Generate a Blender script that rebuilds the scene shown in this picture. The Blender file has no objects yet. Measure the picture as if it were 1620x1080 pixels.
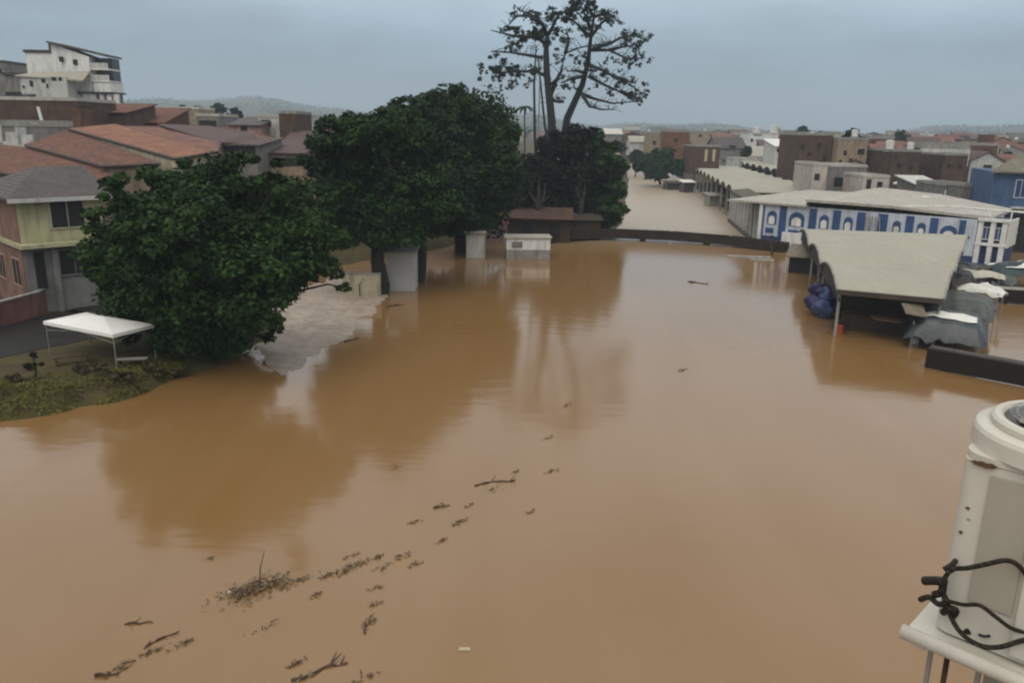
import bpy, bmesh, math, random
import numpy as np
from mathutils import Vector, Matrix, noise
from math import radians, sin, cos, pi

# ------------------------------------------------------------------ camera, sky, sun, exposure
scene = bpy.context.scene
H = 13.0; FPX = 1250.0; PITCH = radians(15); ROLL = radians(1.0)
CAMROT = Matrix.Rotation(pi/2-PITCH, 3, 'X') @ Matrix.Rotation(ROLL, 3, 'Z')
cam_d = bpy.data.cameras.new('camera'); cam = bpy.data.objects.new('camera', cam_d)
scene.collection.objects.link(cam); scene.camera = cam
cam.location = (0, 0, H); cam.rotation_euler = CAMROT.to_euler()
cam_d.sensor_width = 36; cam_d.lens = 36*FPX/1620; cam_d.clip_end = 12000; cam_d.clip_start = 0.1

world = bpy.data.worlds.new("World"); scene.world = world; world.use_nodes = True
wn = world.node_tree; wn.nodes.clear()
SUN_EL, SUN_AZ = radians(55), radians(200)
def N(t, kind, **kw):
    n = t.nodes.new(kind)
    for k, v in kw.items(): setattr(n, k, v)
    return n
wo = N(wn, 'ShaderNodeOutputWorld'); add = N(wn, 'ShaderNodeAddShader')
bg1 = N(wn, 'ShaderNodeBackground'); bg2 = N(wn, 'ShaderNodeBackground')
sky = N(wn, 'ShaderNodeTexSky', sky_type='NISHITA', sun_disc=False)
sky.sun_elevation = SUN_EL; sky.sun_rotation = SUN_AZ; sky.air_density = 1.0; sky.dust_density = 3.0
wn.links.new(sky.outputs[0], bg1.inputs[0]); bg1.inputs[1].default_value = 0.006
tc = N(wn, 'ShaderNodeTexCoord'); sep = N(wn, 'ShaderNodeSeparateXYZ')
wn.links.new(tc.outputs['Generated'], sep.inputs[0])
ramp = N(wn, 'ShaderNodeValToRGB')
el = ramp.color_ramp.elements
el[0].position = 0.0; el[0].color = (.20, .29, .37, 1)
el[1].position = 0.17; el[1].color = (.50, .61, .71, 1)
e = el.new(0.09); e.color = (.262, .36, .45, 1)
e = el.new(0.27); e.color = (.84, .86, .86, 1)
e = el.new(0.55); e.color = (.72, .73, .72, 1)
e = el.new(1.0); e.color = (.92, .92, .89, 1)
wn.links.new(sep.outputs['Z'], ramp.inputs[0])
mp = N(wn, 'ShaderNodeMapping'); mp.inputs['Scale'].default_value = (1, 1, 3.2)
wn.links.new(tc.outputs['Generated'], mp.inputs[0])
nz = N(wn, 'ShaderNodeTexNoise'); nz.inputs['Scale'].default_value = 3.6; nz.inputs['Detail'].default_value = 5
wn.links.new(mp.outputs[0], nz.inputs['Vector'])
mr = N(wn, 'ShaderNodeMapRange'); mr.inputs[1].default_value = .3; mr.inputs[2].default_value = .7
mr.inputs[3].default_value = .78; mr.inputs[4].default_value = 1.26
wn.links.new(nz.outputs[0], mr.inputs[0])
vm = N(wn, 'ShaderNodeVectorMath', operation='SCALE')
wn.links.new(ramp.outputs[0], vm.inputs[0]); wn.links.new(mr.outputs[0], vm.inputs['Scale'])
wn.links.new(vm.outputs[0], bg2.inputs[0]); bg2.inputs[1].default_value = 1.12
wn.links.new(bg1.outputs[0], add.inputs[0]); wn.links.new(bg2.outputs[0], add.inputs[1])
wn.links.new(add.outputs[0], wo.inputs[0])

sl = bpy.data.lights.new('sun', 'SUN'); so = bpy.data.objects.new('sun', sl); scene.collection.objects.link(so)
sl.energy = 1.4; sl.angle = radians(50); sl.color = (1, .90, .76)
so.rotation_euler = (pi/2-SUN_EL, 0, pi-SUN_AZ)
so.rotation_euler = Vector((sin(SUN_AZ)*cos(SUN_EL), cos(SUN_AZ)*cos(SUN_EL), sin(SUN_EL))).to_track_quat('Z', 'Y').to_euler()
so.location = (0, 0, 200)
vs = scene.view_settings
vs.view_transform = 'Standard'; vs.look = 'None'; vs.exposure = 0.0; vs.gamma = 1; vs.use_curve_mapping = False
scene.render.engine = 'CYCLES'
scene.cycles.max_bounces = 6; scene.cycles.diffuse_bounces = 3; scene.cycles.volume_bounces = 0
scene.cycles.filter_width = 2.2

# ------------------------------------------------------------------ helpers
R = random.Random(7)
def ray(x, y): return CAMROT @ Vector(((x-810)/FPX, (540-y)/FPX, -1))
def P(x, y, z=0.0):
    d = ray(x, y); t = (z-H)/d.z; return Vector((d.x*t, d.y*t, z))
def PY(x, y, Y):
    d = ray(x, y); t = Y/d.y; return Vector((d.x*t, Y, H+d.z*t))
def PP(x, y, p0, n):      # ray meets plane
    d = ray(x, y); o = Vector((0, 0, H)); t = (p0-o).dot(n)/d.dot(n); return o+d*t

MATS = {}
def mat(name, col, rough=.8, var=.25, scale=1.5, col2=None, bump=0, bscale=20, spec=.3, metal=0, stain=None, island=False, detail=5):
    """two-tone noise-mottled surface"""
    if name in MATS: return MATS[name]
    m = bpy.data.materials.new(name); m.use_nodes = True; t = m.node_tree
    b = t.nodes['Principled BSDF']; b.inputs['Roughness'].default_value = rough
    b.inputs['Specular IOR Level'].default_value = spec; b.inputs['Metallic'].default_value = metal
    c = N(t, 'ShaderNodeTexCoord'); n = N(t, 'ShaderNodeTexNoise'); n.inputs['Scale'].default_value = scale
    n.inputs['Detail'].default_value = detail; n.inputs['Roughness'].default_value = .65
    t.links.new(c.outputs['Object'], n.inputs['Vector'])
    r = N(t, 'ShaderNodeValToRGB'); t.links.new(n.outputs[0], r.inputs[0])
    c2 = col2 or tuple(v*(1-var) for v in col); c1 = col if col2 else tuple(min(1, v*(1+var)) for v in col)
    r.color_ramp.elements[0].position = .35; r.color_ramp.elements[0].color = (*c2, 1)
    r.color_ramp.elements[1].position = .68; r.color_ramp.elements[1].color = (*c1, 1)
    out = r.outputs[0]
    if island:
        g = N(t, 'ShaderNodeNewGeometry'); h = N(t, 'ShaderNodeMapRange'); t.links.new(g.outputs['Random Per Island'], h.inputs[0])
        h.inputs[3].default_value = .55; h.inputs[4].default_value = 1.5
        v = N(t, 'ShaderNodeVectorMath', operation='SCALE'); t.links.new(out, v.inputs[0]); t.links.new(h.outputs[0], v.inputs['Scale']); out = v.outputs[0]
    if stain:
        mpn = N(t, 'ShaderNodeMapping'); mpn.inputs['Scale'].default_value = (1.2, 1.2, .25); t.links.new(c.outputs['Object'], mpn.inputs[0])
        s = N(t, 'ShaderNodeTexNoise'); s.inputs['Scale'].default_value = 1.6; s.inputs['Detail'].default_value = 8; t.links.new(mpn.outputs[0], s.inputs['Vector'])
        q = N(t, 'ShaderNodeMapRange'); q.inputs[1].default_value = .48; q.inputs[2].default_value = .72; q.inputs[4].default_value = .75; t.links.new(s.outputs[0], q.inputs[0])
        x = N(t, 'ShaderNodeMix', data_type='RGBA'); t.links.new(q.outputs[0], x.inputs[0]); t.links.new(out, x.inputs[6]); x.inputs[7].default_value = (*stain, 1); out = x.outputs[2]
    t.links.new(out, b.inputs['Base Color'])
    if bump:
        k = N(t, 'ShaderNodeTexNoise'); k.inputs['Scale'].default_value = bscale; t.links.new(c.outputs['Object'], k.inputs['Vector'])
        u = N(t, 'ShaderNodeBump'); u.inputs['Strength'].default_value = bump; u.inputs['Distance'].default_value = .05
        t.links.new(k.outputs[0], u.inputs['Height']); t.links.new(u.outputs[0], b.inputs['Normal'])
    MATS[name] = m; return m

def striped(name, col, col2, period, axis='X', rough=.75, bump=.8, mottle=.4, mscale=.7, stain=None):
    """tiles or corrugations: courses along one object axis with patchy weathering"""
    if name in MATS: return MATS[name]
    m = mat(name, col, rough, col2=col2, scale=mscale, stain=stain, detail=9); t = m.node_tree
    b = t.nodes['Principled BSDF']; c = N(t, 'ShaderNodeTexCoord')
    w = N(t, 'ShaderNodeTexWave', wave_type='BANDS', bands_direction=axis); w.inputs['Scale'].default_value = 1/period*.3142
    w.inputs['Distortion'].default_value = .6; t.links.new(c.outputs['Object'], w.inputs['Vector'])
    u = N(t, 'ShaderNodeBump'); u.inputs['Strength'].default_value = bump; u.inputs['Distance'].default_value = .06
    t.links.new(w.outputs[0], u.inputs['Height']); t.links.new(u.outputs[0], b.inputs['Normal'])
    src = b.inputs['Base Color'].links[0].from_socket
    x = N(t, 'ShaderNodeMix', data_type='RGBA', blend_type='MULTIPLY'); x.inputs[0].default_value = mottle
    n = N(t, 'ShaderNodeTexNoise'); n.inputs['Scale'].default_value = 3.5; n.inputs['Detail'].default_value = 6; t.links.new(c.outputs['Object'], n.inputs['Vector'])
    r = N(t, 'ShaderNodeValToRGB'); r.color_ramp.elements[0].position = .35; r.color_ramp.elements[0].color = (.25, .22, .2, 1); r.color_ramp.elements[1].position = .6
    t.links.new(n.outputs[0], r.inputs[0]); t.links.new(src, x.inputs[6]); t.links.new(r.outputs[0], x.inputs[7]); t.links.new(x.outputs[2], b.inputs['Base Color'])
    return m

M_white = mat('white_paint', (.70, .70, .68), .6, .08, 1.2, stain=(.42, .40, .36))
M_white2 = mat('chalky_white', (.50, .50, .47), .7, .12, 1.2, stain=(.25, .24, .21))
M_cream = mat('cream_render', (.42, .38, .27), .8, .12, 1, stain=(.18, .16, .11))
M_yellowgreen = mat('yellow_green_render', (.42, .40, .24), .8, .12, 1, stain=(.20, .19, .12))
M_beige = mat('beige_render', (.30, .23, .16), .85, .2, 1, stain=(.12, .10, .08))
M_pink = mat('pink_render', (.36, .24, .20), .85, .15, 1, stain=(.15, .1, .09))
M_grey = mat('grey_render', (.20, .19, .18), .85, .2, 1, stain=(.09, .085, .08))
M_conc = mat('concrete', (.27, .26, .24), .8, .2, 1.3, stain=(.12, .115, .10), bump=.3)
M_dconc = mat('dark_wet_concrete', (.055, .042, .034), .6, .35, 1.2, bump=.3)
M_brick = mat('bare_brick', (.125, .062, .042), .9, .3, .8, bump=.5, bscale=6, stain=(.05, .032, .024))
M_brick2 = mat('brown_brick', (.085, .052, .038), .9, .3, .8, bump=.5, bscale=6, stain=(.045, .03, .024))
M_brick3 = mat('orange_brick', (.16, .07, .038), .9, .3, .8, bump=.5, bscale=6, stain=(.07, .04, .028))
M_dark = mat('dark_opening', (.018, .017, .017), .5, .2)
M_glass = mat('dark_glass', (.03, .035, .04), .15, .2, spec=.5)
M_blue = mat('blue_paint', (.035, .075, .20), .6, .2, 1.2, stain=(.03, .05, .10))
M_blued = mat('dark_blue_paint', (.03, .05, .13), .6, .2, 1.2)
M_lblue = mat('pale_blue_white', (.50, .55, .62), .6, .1, 1.2, stain=(.3, .33, .38))
M_navywall = mat('steel_blue_render', (.06, .11, .21), .7, .2, .8, stain=(.04, .06, .11))
M_slab = mat('weathered_roof_slab', (.40, .38, .34), .8, .12, .5, stain=(.24, .22, .19))
M_tin = striped('pale_metal_roof', (.36, .345, .28), (.31, .295, .24), .9, 'X', .55, .5, .10, .2)
M_tile = striped('clay_tile', (.25, .10, .06), (.085, .048, .036), .3, 'X', .8, .9, .6, 1.1)
M_tileo = striped('orange_clay_tile', (.40, .17, .10), (.17, .085, .055), .3, 'X', .8, .9, .5, .9)
M_tilep = striped('purple_brown_tile', (.13, .075, .07), (.08, .055, .052), .3, 'X', .7, .9, .4)
M_tileg = striped('grey_tile', (.10, .085, .08), (.06, .052, .052), .3, 'X', .6, .9, .4)
M_tilel = striped('faded_pink_tile', (.32, .14, .11), (.13, .07, .058), .3, 'X', .8, .9, .5, .9)
M_tilegr = striped('mossy_grey_tile', (.22, .21, .15), (.15, .14, .11), .3, 'X', .8, .9, .3)
M_bark = mat('bark', (.028, .023, .019), .9, .3, 3, bump=.6)
M_barkg = mat('grey_bark', (.034, .036, .036), .9, .3, 3, bump=.6)
M_leaf = mat('dark_leaves', (.028, .062, .012), .6, scale=.45, col2=(.007, .018, .004), island=True, spec=.1)
M_leafb = mat('bluish_dark_leaves', (.018, .040, .013), .6, scale=.45, col2=(.005, .013, .005), island=True, spec=.1)
M_leafd = mat('dead_brown_leaves', (.012, .013, .006), .7, scale=.4, col2=(.004, .007, .003), island=True, spec=.1)
M_leafy = mat('yellowish_leaves', (.025, .052, .010), .6, scale=.5, col2=(.006, .017, .004), island=True, spec=.1)
M_tarp = mat('wet_dark_tarpaulin', (.030, .040, .048), .35, .3, 1.5, bump=.4, bscale=4, spec=.5)
M_tarpg = mat('grey_green_tarpaulin', (.075, .09, .085), .45, .3, 1.5, bump=.4, bscale=4)
M_tarpw = mat('white_canvas', (.66, .66, .62), .6, .08, 1.5, bump=.15, bscale=4)
M_tarpb = mat('blue_plastic', (.022, .022, .085), .45, .3, 3)
M_red = mat('red_paint', (.36, .06, .03), .6, .2, 2)
M_metal = mat('galvanised_metal', (.35, .35, .35), .4, .15, 6, metal=.6)
M_acw = mat('off_white_enamel', (.56, .53, .46), .4, .05, 3, stain=(.42, .38, .31), spec=.4)
M_acg = mat('beige_grey_enamel', (.36, .33, .27), .5, .06, 3, stain=(.28, .25, .20), spec=.4)
M_black = mat('black_rubber', (.022, .017, .013), .6, .3, 30, bump=.6, bscale=60)
M_rust = mat('rust_stain', (.10, .06, .035), .9, .4, 20)
M_wood = mat('wet_wood', (.060, .036, .022), .7, .4, 6)
M_asph = mat('wet_asphalt', (.018, .016, .015), .6, .3, 1.3, bump=.2, spec=.25)

def link(me, name, m=None, parent=None):
    o = bpy.data.objects.new(name, me); scene.collection.objects.link(o)
    if m and not me.materials: me.materials.append(m)
    if parent: o.parent = parent
    return o
class MB:
    def __init__(s): s.v = []; s.f = []
    def add(s, vs, fs):
        k = len(s.v); s.v += [tuple(v) for v in vs]; s.f += [tuple(i+k for i in f) for f in fs]; return s
    def box(s, x0, x1, y0, y1, z0, z1):
        return s.add([(x0,y0,z0),(x1,y0,z0),(x1,y1,z0),(x0,y1,z0),(x0,y0,z1),(x1,y0,z1),(x1,y1,z1),(x0,y1,z1)],
                     [(0,3,2,1),(4,5,6,7),(0,1,5,4),(1,2,6,5),(2,3,7,6),(3,0,4,7)])
    def slab(s, pts, th):                 # polygon (top face points) given a thickness downwards
        n = len(pts); b = [Vector(p)-Vector((0, 0, th)) for p in pts]
        return s.add(list(pts)+b, [tuple(range(n)), tuple(range(2*n-1, n-1, -1))]+[(i, i+n, (i+1) % n+n, (i+1) % n) for i in range(n)])
    def prism(s, pts, zb):                # polygon extruded down to height zb
        n = len(pts); b = [(p[0], p[1], zb) for p in pts]
        return s.add(list(pts)+b, [tuple(range(n)), tuple(range(2*n-1, n-1, -1))]+[(i, i+n, (i+1) % n+n, (i+1) % n) for i in range(n)])
    def tube(s, pts, rad, n=8, cap=True):
        pts = [Vector(p) for p in pts]; rad = rad if hasattr(rad, '__len__') else [rad]*len(pts); k = len(s.v)
        for i, p in enumerate(pts):
            d = (pts[min(i+1, len(pts)-1)]-pts[max(i-1, 0)]).normalized()
            a = d.cross(Vector((0, 0, 1)) if abs(d.z) < .9 else Vector((1, 0, 0))).normalized(); b = d.cross(a)
            for j in range(n): s.v.append(tuple(p+(a*cos(2*pi*j/n)+b*sin(2*pi*j/n))*rad[i]))
        for i in range(len(pts)-1):
            for j in range(n): s.f.append((k+i*n+j, k+i*n+(j+1) % n, k+(i+1)*n+(j+1) % n, k+(i+1)*n+j))
        if cap: s.f.append(tuple(k+j for j in range(n))[::-1]); s.f.append(tuple(k+(len(pts)-1)*n+j for j in range(n)))
        return s
    def build(s, name, m, parent=None, bevel=0, smooth=False):
        me = bpy.data.meshes.new(name); me.from_pydata(s.v, [], s.f)
        bm = bmesh.new(); bm.from_mesh(me); bmesh.ops.recalc_face_normals(bm, faces=bm.faces)
        if bevel: bmesh.ops.bevel(bm, geom=bm.edges[:], offset=bevel, segments=2, affect='EDGES', profile=.6)
        bm.to_mesh(me); bm.free()
        if smooth:
            me.polygons.foreach_set('use_smooth', [True]*len(me.polygons))
        return link(me, name, m, parent)
def B(x0, x1, y0, y1, z0, z1): return MB().box(x0, x1, y0, y1, z0, z1)
def thing(name, label, cat, loc=(0, 0, 0), rz=0, group=None):
    o = bpy.data.objects.new(name, None); scene.collection.objects.link(o); o.empty_display_size = .3
    o.location = loc; o.rotation_euler = (0, 0, rz); o['label'] = label; o['category'] = cat
    if group: o['group'] = group
    return o
def tag(o, label, cat, group=None):
    o['label'] = label; o['category'] = cat
    if group: o['group'] = group
    return o
def copy_tree(o, parent=None):
    c = o.copy(); scene.collection.objects.link(c); c.parent = parent
    for ch in list(o.children): copy_tree(ch, c)
    return c
ORD = ['leftmost', 'second', 'third', 'fourth', 'fifth', 'sixth', 'seventh', 'eighth', 'ninth', 'tenth', 'eleventh', 'twelfth', 'thirteenth', 'fourteenth', 'fifteenth', 'sixteenth', 'seventeenth', 'eighteenth', 'nineteenth', 'twentieth', 'twenty-first', 'twenty-second', 'twenty-third', 'twenty-fourth', 'twenty-fifth']
def nth(i): return ORD[i]+(' from left' if i else '')

# ------------------------------------------------------------------ terrain and water
LB = [(-6000,-300),(-200,0),(-45,24),(-27,31.2),(-22.9,33.3),(-20.6,34.4),(-18.8,36.5),(-16.9,41.3),(-15.2,47),(-17,52),(-21.5,58),(-21,68),(-16,77),(-9,86),(-4,98),(3,103),(12,103),(15,113),(21,150),(36,257),(60,500),(100,1200),(400,6000),(-6000,6000)]
RB = [(31,98),(48.3,82.2),(53,88),(57,99),(90,103),(300,90),(6000,60),(6000,6000),(420,6000),(118,1200),(75,500),(48,230),(40,160)]
def sdist(poly, X, Y):
    d = np.full(X.shape, 1e9); inside = np.zeros(X.shape, bool); n = len(poly)
    for i in range(n):
        ax, ay = poly[i]; bx, by = poly[(i+1) % n]
        ex, ey = bx-ax, by-ay; t = np.clip(((X-ax)*ex+(Y-ay)*ey)/(ex*ex+ey*ey), 0, 1)
        d = np.minimum(d, np.hypot(X-ax-t*ex, Y-ay-t*ey))
        c = ((ay > Y) != (by > Y)); xx = ax+(Y-ay)*ex/(ey if ey else 1e-9); inside ^= (c & (X < xx))
    return np.where(inside, d, -d)
def sm(a, b, x):
    t = np.clip((x-a)/(b-a), 0, 1); return t*t*(3-2*t)
def hgt(X, Y):
    X = np.asarray(X, float); Y = np.asarray(Y, float)
    dl = sdist(LB, X, Y); dr = sdist(RB, X, Y); r = np.hypot(X, Y)
    wob = .35*np.sin(X*1.3+Y*.7)+.25*np.sin(X*2.9-Y*2.1)
    h = -1.6+2.45*sm(-3, 2.0, np.maximum(dl, dr)+wob*sm(-6, 0, np.maximum(dl, dr))*.8)
    h = h+np.clip((dl-14)*.13, 0, 9.5)*(dl > 0)+3.5*sm(40, 160, dr)*(dr > 0)
    a = np.arctan2(X, Y)
    hill = 15+5*np.sin(a*11+1)+4*np.sin(a*23+2.2)+2*np.sin(a*57)+24*sm(.12, -.45, a)*np.exp(-((a+.22)/.35)**2)+6*np.exp(-((a+.3)/.12)**2)
    h = h+hill*sm(1100, 2800, r)*2.0
    return h
nr, na = 170, 900
rr = 12*np.exp(np.linspace(0, 1, nr)*math.log(5000/12.)); aa = np.linspace(-pi, pi, na, endpoint=False)
# finer angular steps in front
aa = np.sort(np.concatenate([np.linspace(-.75, .75, 620), np.linspace(.76, 2*pi-.76, 150)]))
na = len(aa)
RR, AA = np.meshgrid(rr, aa, indexing='ij'); X = RR*np.sin(AA); Y = RR*np.cos(AA); Z = hgt(X, Y)
verts = [(0, 0, -1.6)]+list(zip(X.ravel().tolist(), Y.ravel().tolist(), Z.ravel().tolist()))
faces = [(0, 1+(j+1) % na, 1+j) for j in range(na)]
faces += [(1+i*na+j, 1+i*na+(j+1) % na, 1+(i+1)*na+(j+1) % na, 1+(i+1)*na+j) for i in range(nr-1) for j in range(na)]
me = bpy.data.meshes.new('ground'); me.from_pydata(verts, [], faces); me.flip_normals()
me.polygons.foreach_set('use_smooth', [True]*len(me.polygons))
gm = mat('earth_and_grass', (.075, .065, .018), .95, scale=.9, col2=(.050, .034, .017), detail=9, bump=.8, bscale=3)
g = link(me, 'ground', gm); g['kind'] = 'structure'

wm = bpy.data.materials.new('muddy_water'); wm.use_nodes = True; t = wm.node_tree; b = t.nodes['Principled BSDF']
c = N(t, 'ShaderNodeTexCoord')
n1 = N(t, 'ShaderNodeTexNoise'); n1.inputs['Scale'].default_value = .045; n1.inputs['Detail'].default_value = 4; n1.inputs['Distortion'].default_value = .5
t.links.new(c.outputs['Object'], n1.inputs['Vector'])
r = N(t, 'ShaderNodeValToRGB'); r.color_ramp.elements[0].position = .36; r.color_ramp.elements[0].color = (.212, .117, .041, 1)
r.color_ramp.elements[1].position = .62; r.color_ramp.elements[1].color = (.238, .138, .058, 1)
ms = N(t, 'ShaderNodeMapping'); ms.inputs['Rotation'].default_value = (0, 0, .35); ms.inputs['Scale'].default_value = (.30, .035, 1); t.links.new(c.outputs['Object'], ms.inputs[0])
n3 = N(t, 'ShaderNodeTexNoise'); n3.inputs['Scale'].default_value = 1.0; n3.inputs['Detail'].default_value = 7; n3.inputs['Distortion'].default_value = .8; t.links.new(ms.outputs[0], n3.inputs['Vector'])
ma = N(t, 'ShaderNodeMath', operation='ADD'); t.links.new(n1.outputs[0], ma.inputs[0]); t.links.new(n3.outputs[0], ma.inputs[1])
mm = N(t, 'ShaderNodeMath', operation='MULTIPLY'); mm.inputs[1].default_value = .5; t.links.new(ma.outputs[0], mm.inputs[0]); t.links.new(mm.outputs[0], r.inputs[0])
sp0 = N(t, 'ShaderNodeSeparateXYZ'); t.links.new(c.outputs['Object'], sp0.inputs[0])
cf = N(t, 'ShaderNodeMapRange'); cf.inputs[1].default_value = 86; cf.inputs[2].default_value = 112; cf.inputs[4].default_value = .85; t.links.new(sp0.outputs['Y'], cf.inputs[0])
cx = N(t, 'ShaderNodeMix', data_type='RGBA'); t.links.new(cf.outputs[0], cx.inputs[0]); t.links.new(r.outputs[0], cx.inputs[6]); cx.inputs[7].default_value = (.36, .30, .225, 1)   # sky reflection up the canal painted into the base colour
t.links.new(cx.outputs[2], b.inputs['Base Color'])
b.inputs['Roughness'].default_value = .17; b.inputs['IOR'].default_value = 1.42; b.inputs['Specular IOR Level'].default_value = .85
mpn = N(t, 'ShaderNodeMapping'); mpn.inputs['Rotation'].default_value = (0, 0, .5); mpn.inputs['Scale'].default_value = (.5, 1.3, 1)
t.links.new(c.outputs['Object'], mpn.inputs[0])
n2 = N(t, 'ShaderNodeTexNoise'); n2.inputs['Scale'].default_value = .8; n2.inputs['Detail'].default_value = 4
t.links.new(mpn.outputs[0], n2.inputs['Vector'])
sp = N(t, 'ShaderNodeSeparateXYZ'); t.links.new(c.outputs['Object'], sp.inputs[0])   # the current runs choppier up the canal
ch = N(t, 'ShaderNodeMapRange'); ch.inputs[1].default_value = 80; ch.inputs[2].default_value = 115; ch.inputs[3].default_value = .12; ch.inputs[4].default_value = .40
t.links.new(sp.outputs['Y'], ch.inputs[0]); t.links.new(ch.outputs[0], b.inputs['Roughness'])
u = N(t, 'ShaderNodeBump'); u.inputs['Strength'].default_value = .10; u.inputs['Distance'].default_value = .12
t.links.new(n2.outputs[0], u.inputs['Height']); t.links.new(u.outputs[0], b.inputs['Normal'])
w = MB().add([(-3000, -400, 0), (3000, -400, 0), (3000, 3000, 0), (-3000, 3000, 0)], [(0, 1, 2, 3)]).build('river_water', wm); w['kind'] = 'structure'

# street on the left bank, draped on the ground
def strip(name, cl, wd, m, lift, th=0):
    v = []; f = []
    pts = [Vector((*p, 0)) for p in cl]; fine = []
    for i in range(len(pts)-1):
        for k in range(12): fine.append(pts[i].lerp(pts[i+1], k/12))
    fine.append(pts[-1])
    for i, p in enumerate(fine):
        d = (fine[min(i+1, len(fine)-1)]-fine[max(0, i-1)]).normalized(); s = Vector((-d.y, d.x, 0))
        for k in range(7):
            q = p+s*wd*(k/6-.5); v.append((q.x, q.y, float(hgt(q.x, q.y))+lift))
    for i in range(len(fine)-1):
        for k in range(6): f.append((i*7+k, i*7+k+1, (i+1)*7+k+1, (i+1)*7+k))
    o = MB().add(v, f).build(name, m); o['kind'] = 'structure'; return o
strip('road', [(-70, 25), (-45, 33), (-31, 41.5), (-25.5, 50), (-26, 60), (-26.5, 72)], 8.0, M_asph, .03)

rp = [(440,592),(478,582),(520,545),(560,520),(600,482),(612,455),(590,440),(540,438),(490,446),(440,462),(400,490),(400,540)]
rpts = []
for i in range(len(rp)):
    a, b_ = Vector((*rp[i], 0)), Vector((*rp[(i+1) % len(rp)], 0))
    for k in range(12):
        q = a.lerp(b_, k/12); nn_ = noise.noise(Vector((q.x*.05, q.y*.05, 1)))*16+R.uniform(-3, 3); rpts.append(P(q.x+nn_, q.y+nn_*.4+R.uniform(-2, 2), .02))
o = MB().slab(rpts, .3).build('path', mat('wet_pale_concrete', (.37, .31, .26), .6, .2, .5, stain=(.24, .155, .09), spec=.4)); o['kind'] = 'structure'
# grass on the bank
def leaf_cloud(cent, nor, size, rng, name, m, parent=None, asp=.5):
    n = len(cent)
    d = nor+rng.normal(0, .55, (n, 3)); d /= np.linalg.norm(d, axis=1)[:, None]+1e-9
    a = np.cross(d, rng.normal(0, 1, (n, 3))); a /= np.linalg.norm(a, axis=1)[:, None]+1e-9; bb = np.cross(d, a)
    s = (size*rng.uniform(.6, 1.3, n))[:, None]
    v = np.empty((n, 4, 3)); v[:, 0] = cent-a*s; v[:, 1] = cent-bb*s*asp; v[:, 2] = cent+a*s; v[:, 3] = cent+bb*s*asp
    me = bpy.data.meshes.new(name); me.vertices.add(4*n); me.vertices.foreach_set('co', v.ravel())
    me.loops.add(4*n); me.loops.foreach_set('vertex_index', np.arange(4*n, dtype=np.int32))
    me.polygons.add(n); me.polygons.foreach_set('loop_start', np.arange(0, 4*n, 4, dtype=np.int32)); me.polygons.foreach_set('loop_total', np.full(n, 4, dtype=np.int32))
    me.update(calc_edges=True); me.validate()
    return link(me, name, m, parent)
rng = np.random.default_rng(3)
gx = rng.uniform(-48, -14, 160000); gy = rng.uniform(24, 52, 160000); dl = sdist(LB, gx, gy)
k = (dl > -.3) & (dl < 3.0+1.0*np.sin(gx)) & (gx < -17.5) & (rng.uniform(0, 1, 160000) < .2+.8*sm(-.3, .5, np.sin(gx*.9)+np.cos(gy*1.1)+.9))
gx, gy = gx[k], gy[k]; gz = hgt(gx, gy)+.08
M_grass = mat('bank_grass', (.13, .135, .020), .8, scale=.5, col2=(.055, .045, .010), island=True)
o = leaf_cloud(np.stack([gx, gy, gz], 1), np.tile([.3, -.3, .5], (len(gx), 1)), .12, rng, 'grass', M_grass, asp=.25); o['kind'] = 'stuff'
o['label'] = 'patchy green grass along the flooded bank'

# ------------------------------------------------------------------ trees
def crown(blobs, n, size, seed, m, parent, name='crown', sub=.34, asp=.55):
    rng = np.random.default_rng(seed); B_ = np.array([[*p, r] for p, r in blobs]); w = B_[:, 3]**2; w /= w.sum()
    C = []; Nn = []
    for (x, y, z, r), k in zip(B_, (w*n).astype(int)):
        ns = max(5, int(14*(r/2)**1.2)); d = rng.normal(0, 1, (ns, 3)); d /= np.linalg.norm(d, axis=1)[:, None]
        sc = np.array([x, y, z])+d*r*rng.uniform(.45, .95, ns)[:, None]*np.array([1, 1, .9])
        sr = r*sub*rng.uniform(.6, 1.25, ns)
        i = rng.integers(0, ns, k); q = rng.normal(0, 1, (k, 3)); q /= np.linalg.norm(q, axis=1)[:, None]
        rad = sr[i]*rng.uniform(.55, 1.08, k); c = sc[i]+q*rad[:, None]*np.array([1.15, 1.15, .75]); C.append(c)
        Nn.append(q*.8+np.array([0, 0, .5]))
    return leaf_cloud(np.concatenate(C), np.concatenate(Nn), size, rng, name, m, parent, asp)
def limb(mb, a, b_, r0, r1, rnd, seg=6, wob=.06):
    a = Vector(a); b_ = Vector(b_); L = (b_-a).length; pts = []
    for i in range(seg+1):
        t = i/seg; p = a.lerp(b_, t)
        if 0 < i < seg: p += Vector((rnd.uniform(-1, 1), rnd.uniform(-1, 1), rnd.uniform(-.5, .5)))*L*wob
        pts.append(p)
    mb.tube(pts, [r0+(r1-r0)*i/seg for i in range(seg+1)])
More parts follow.
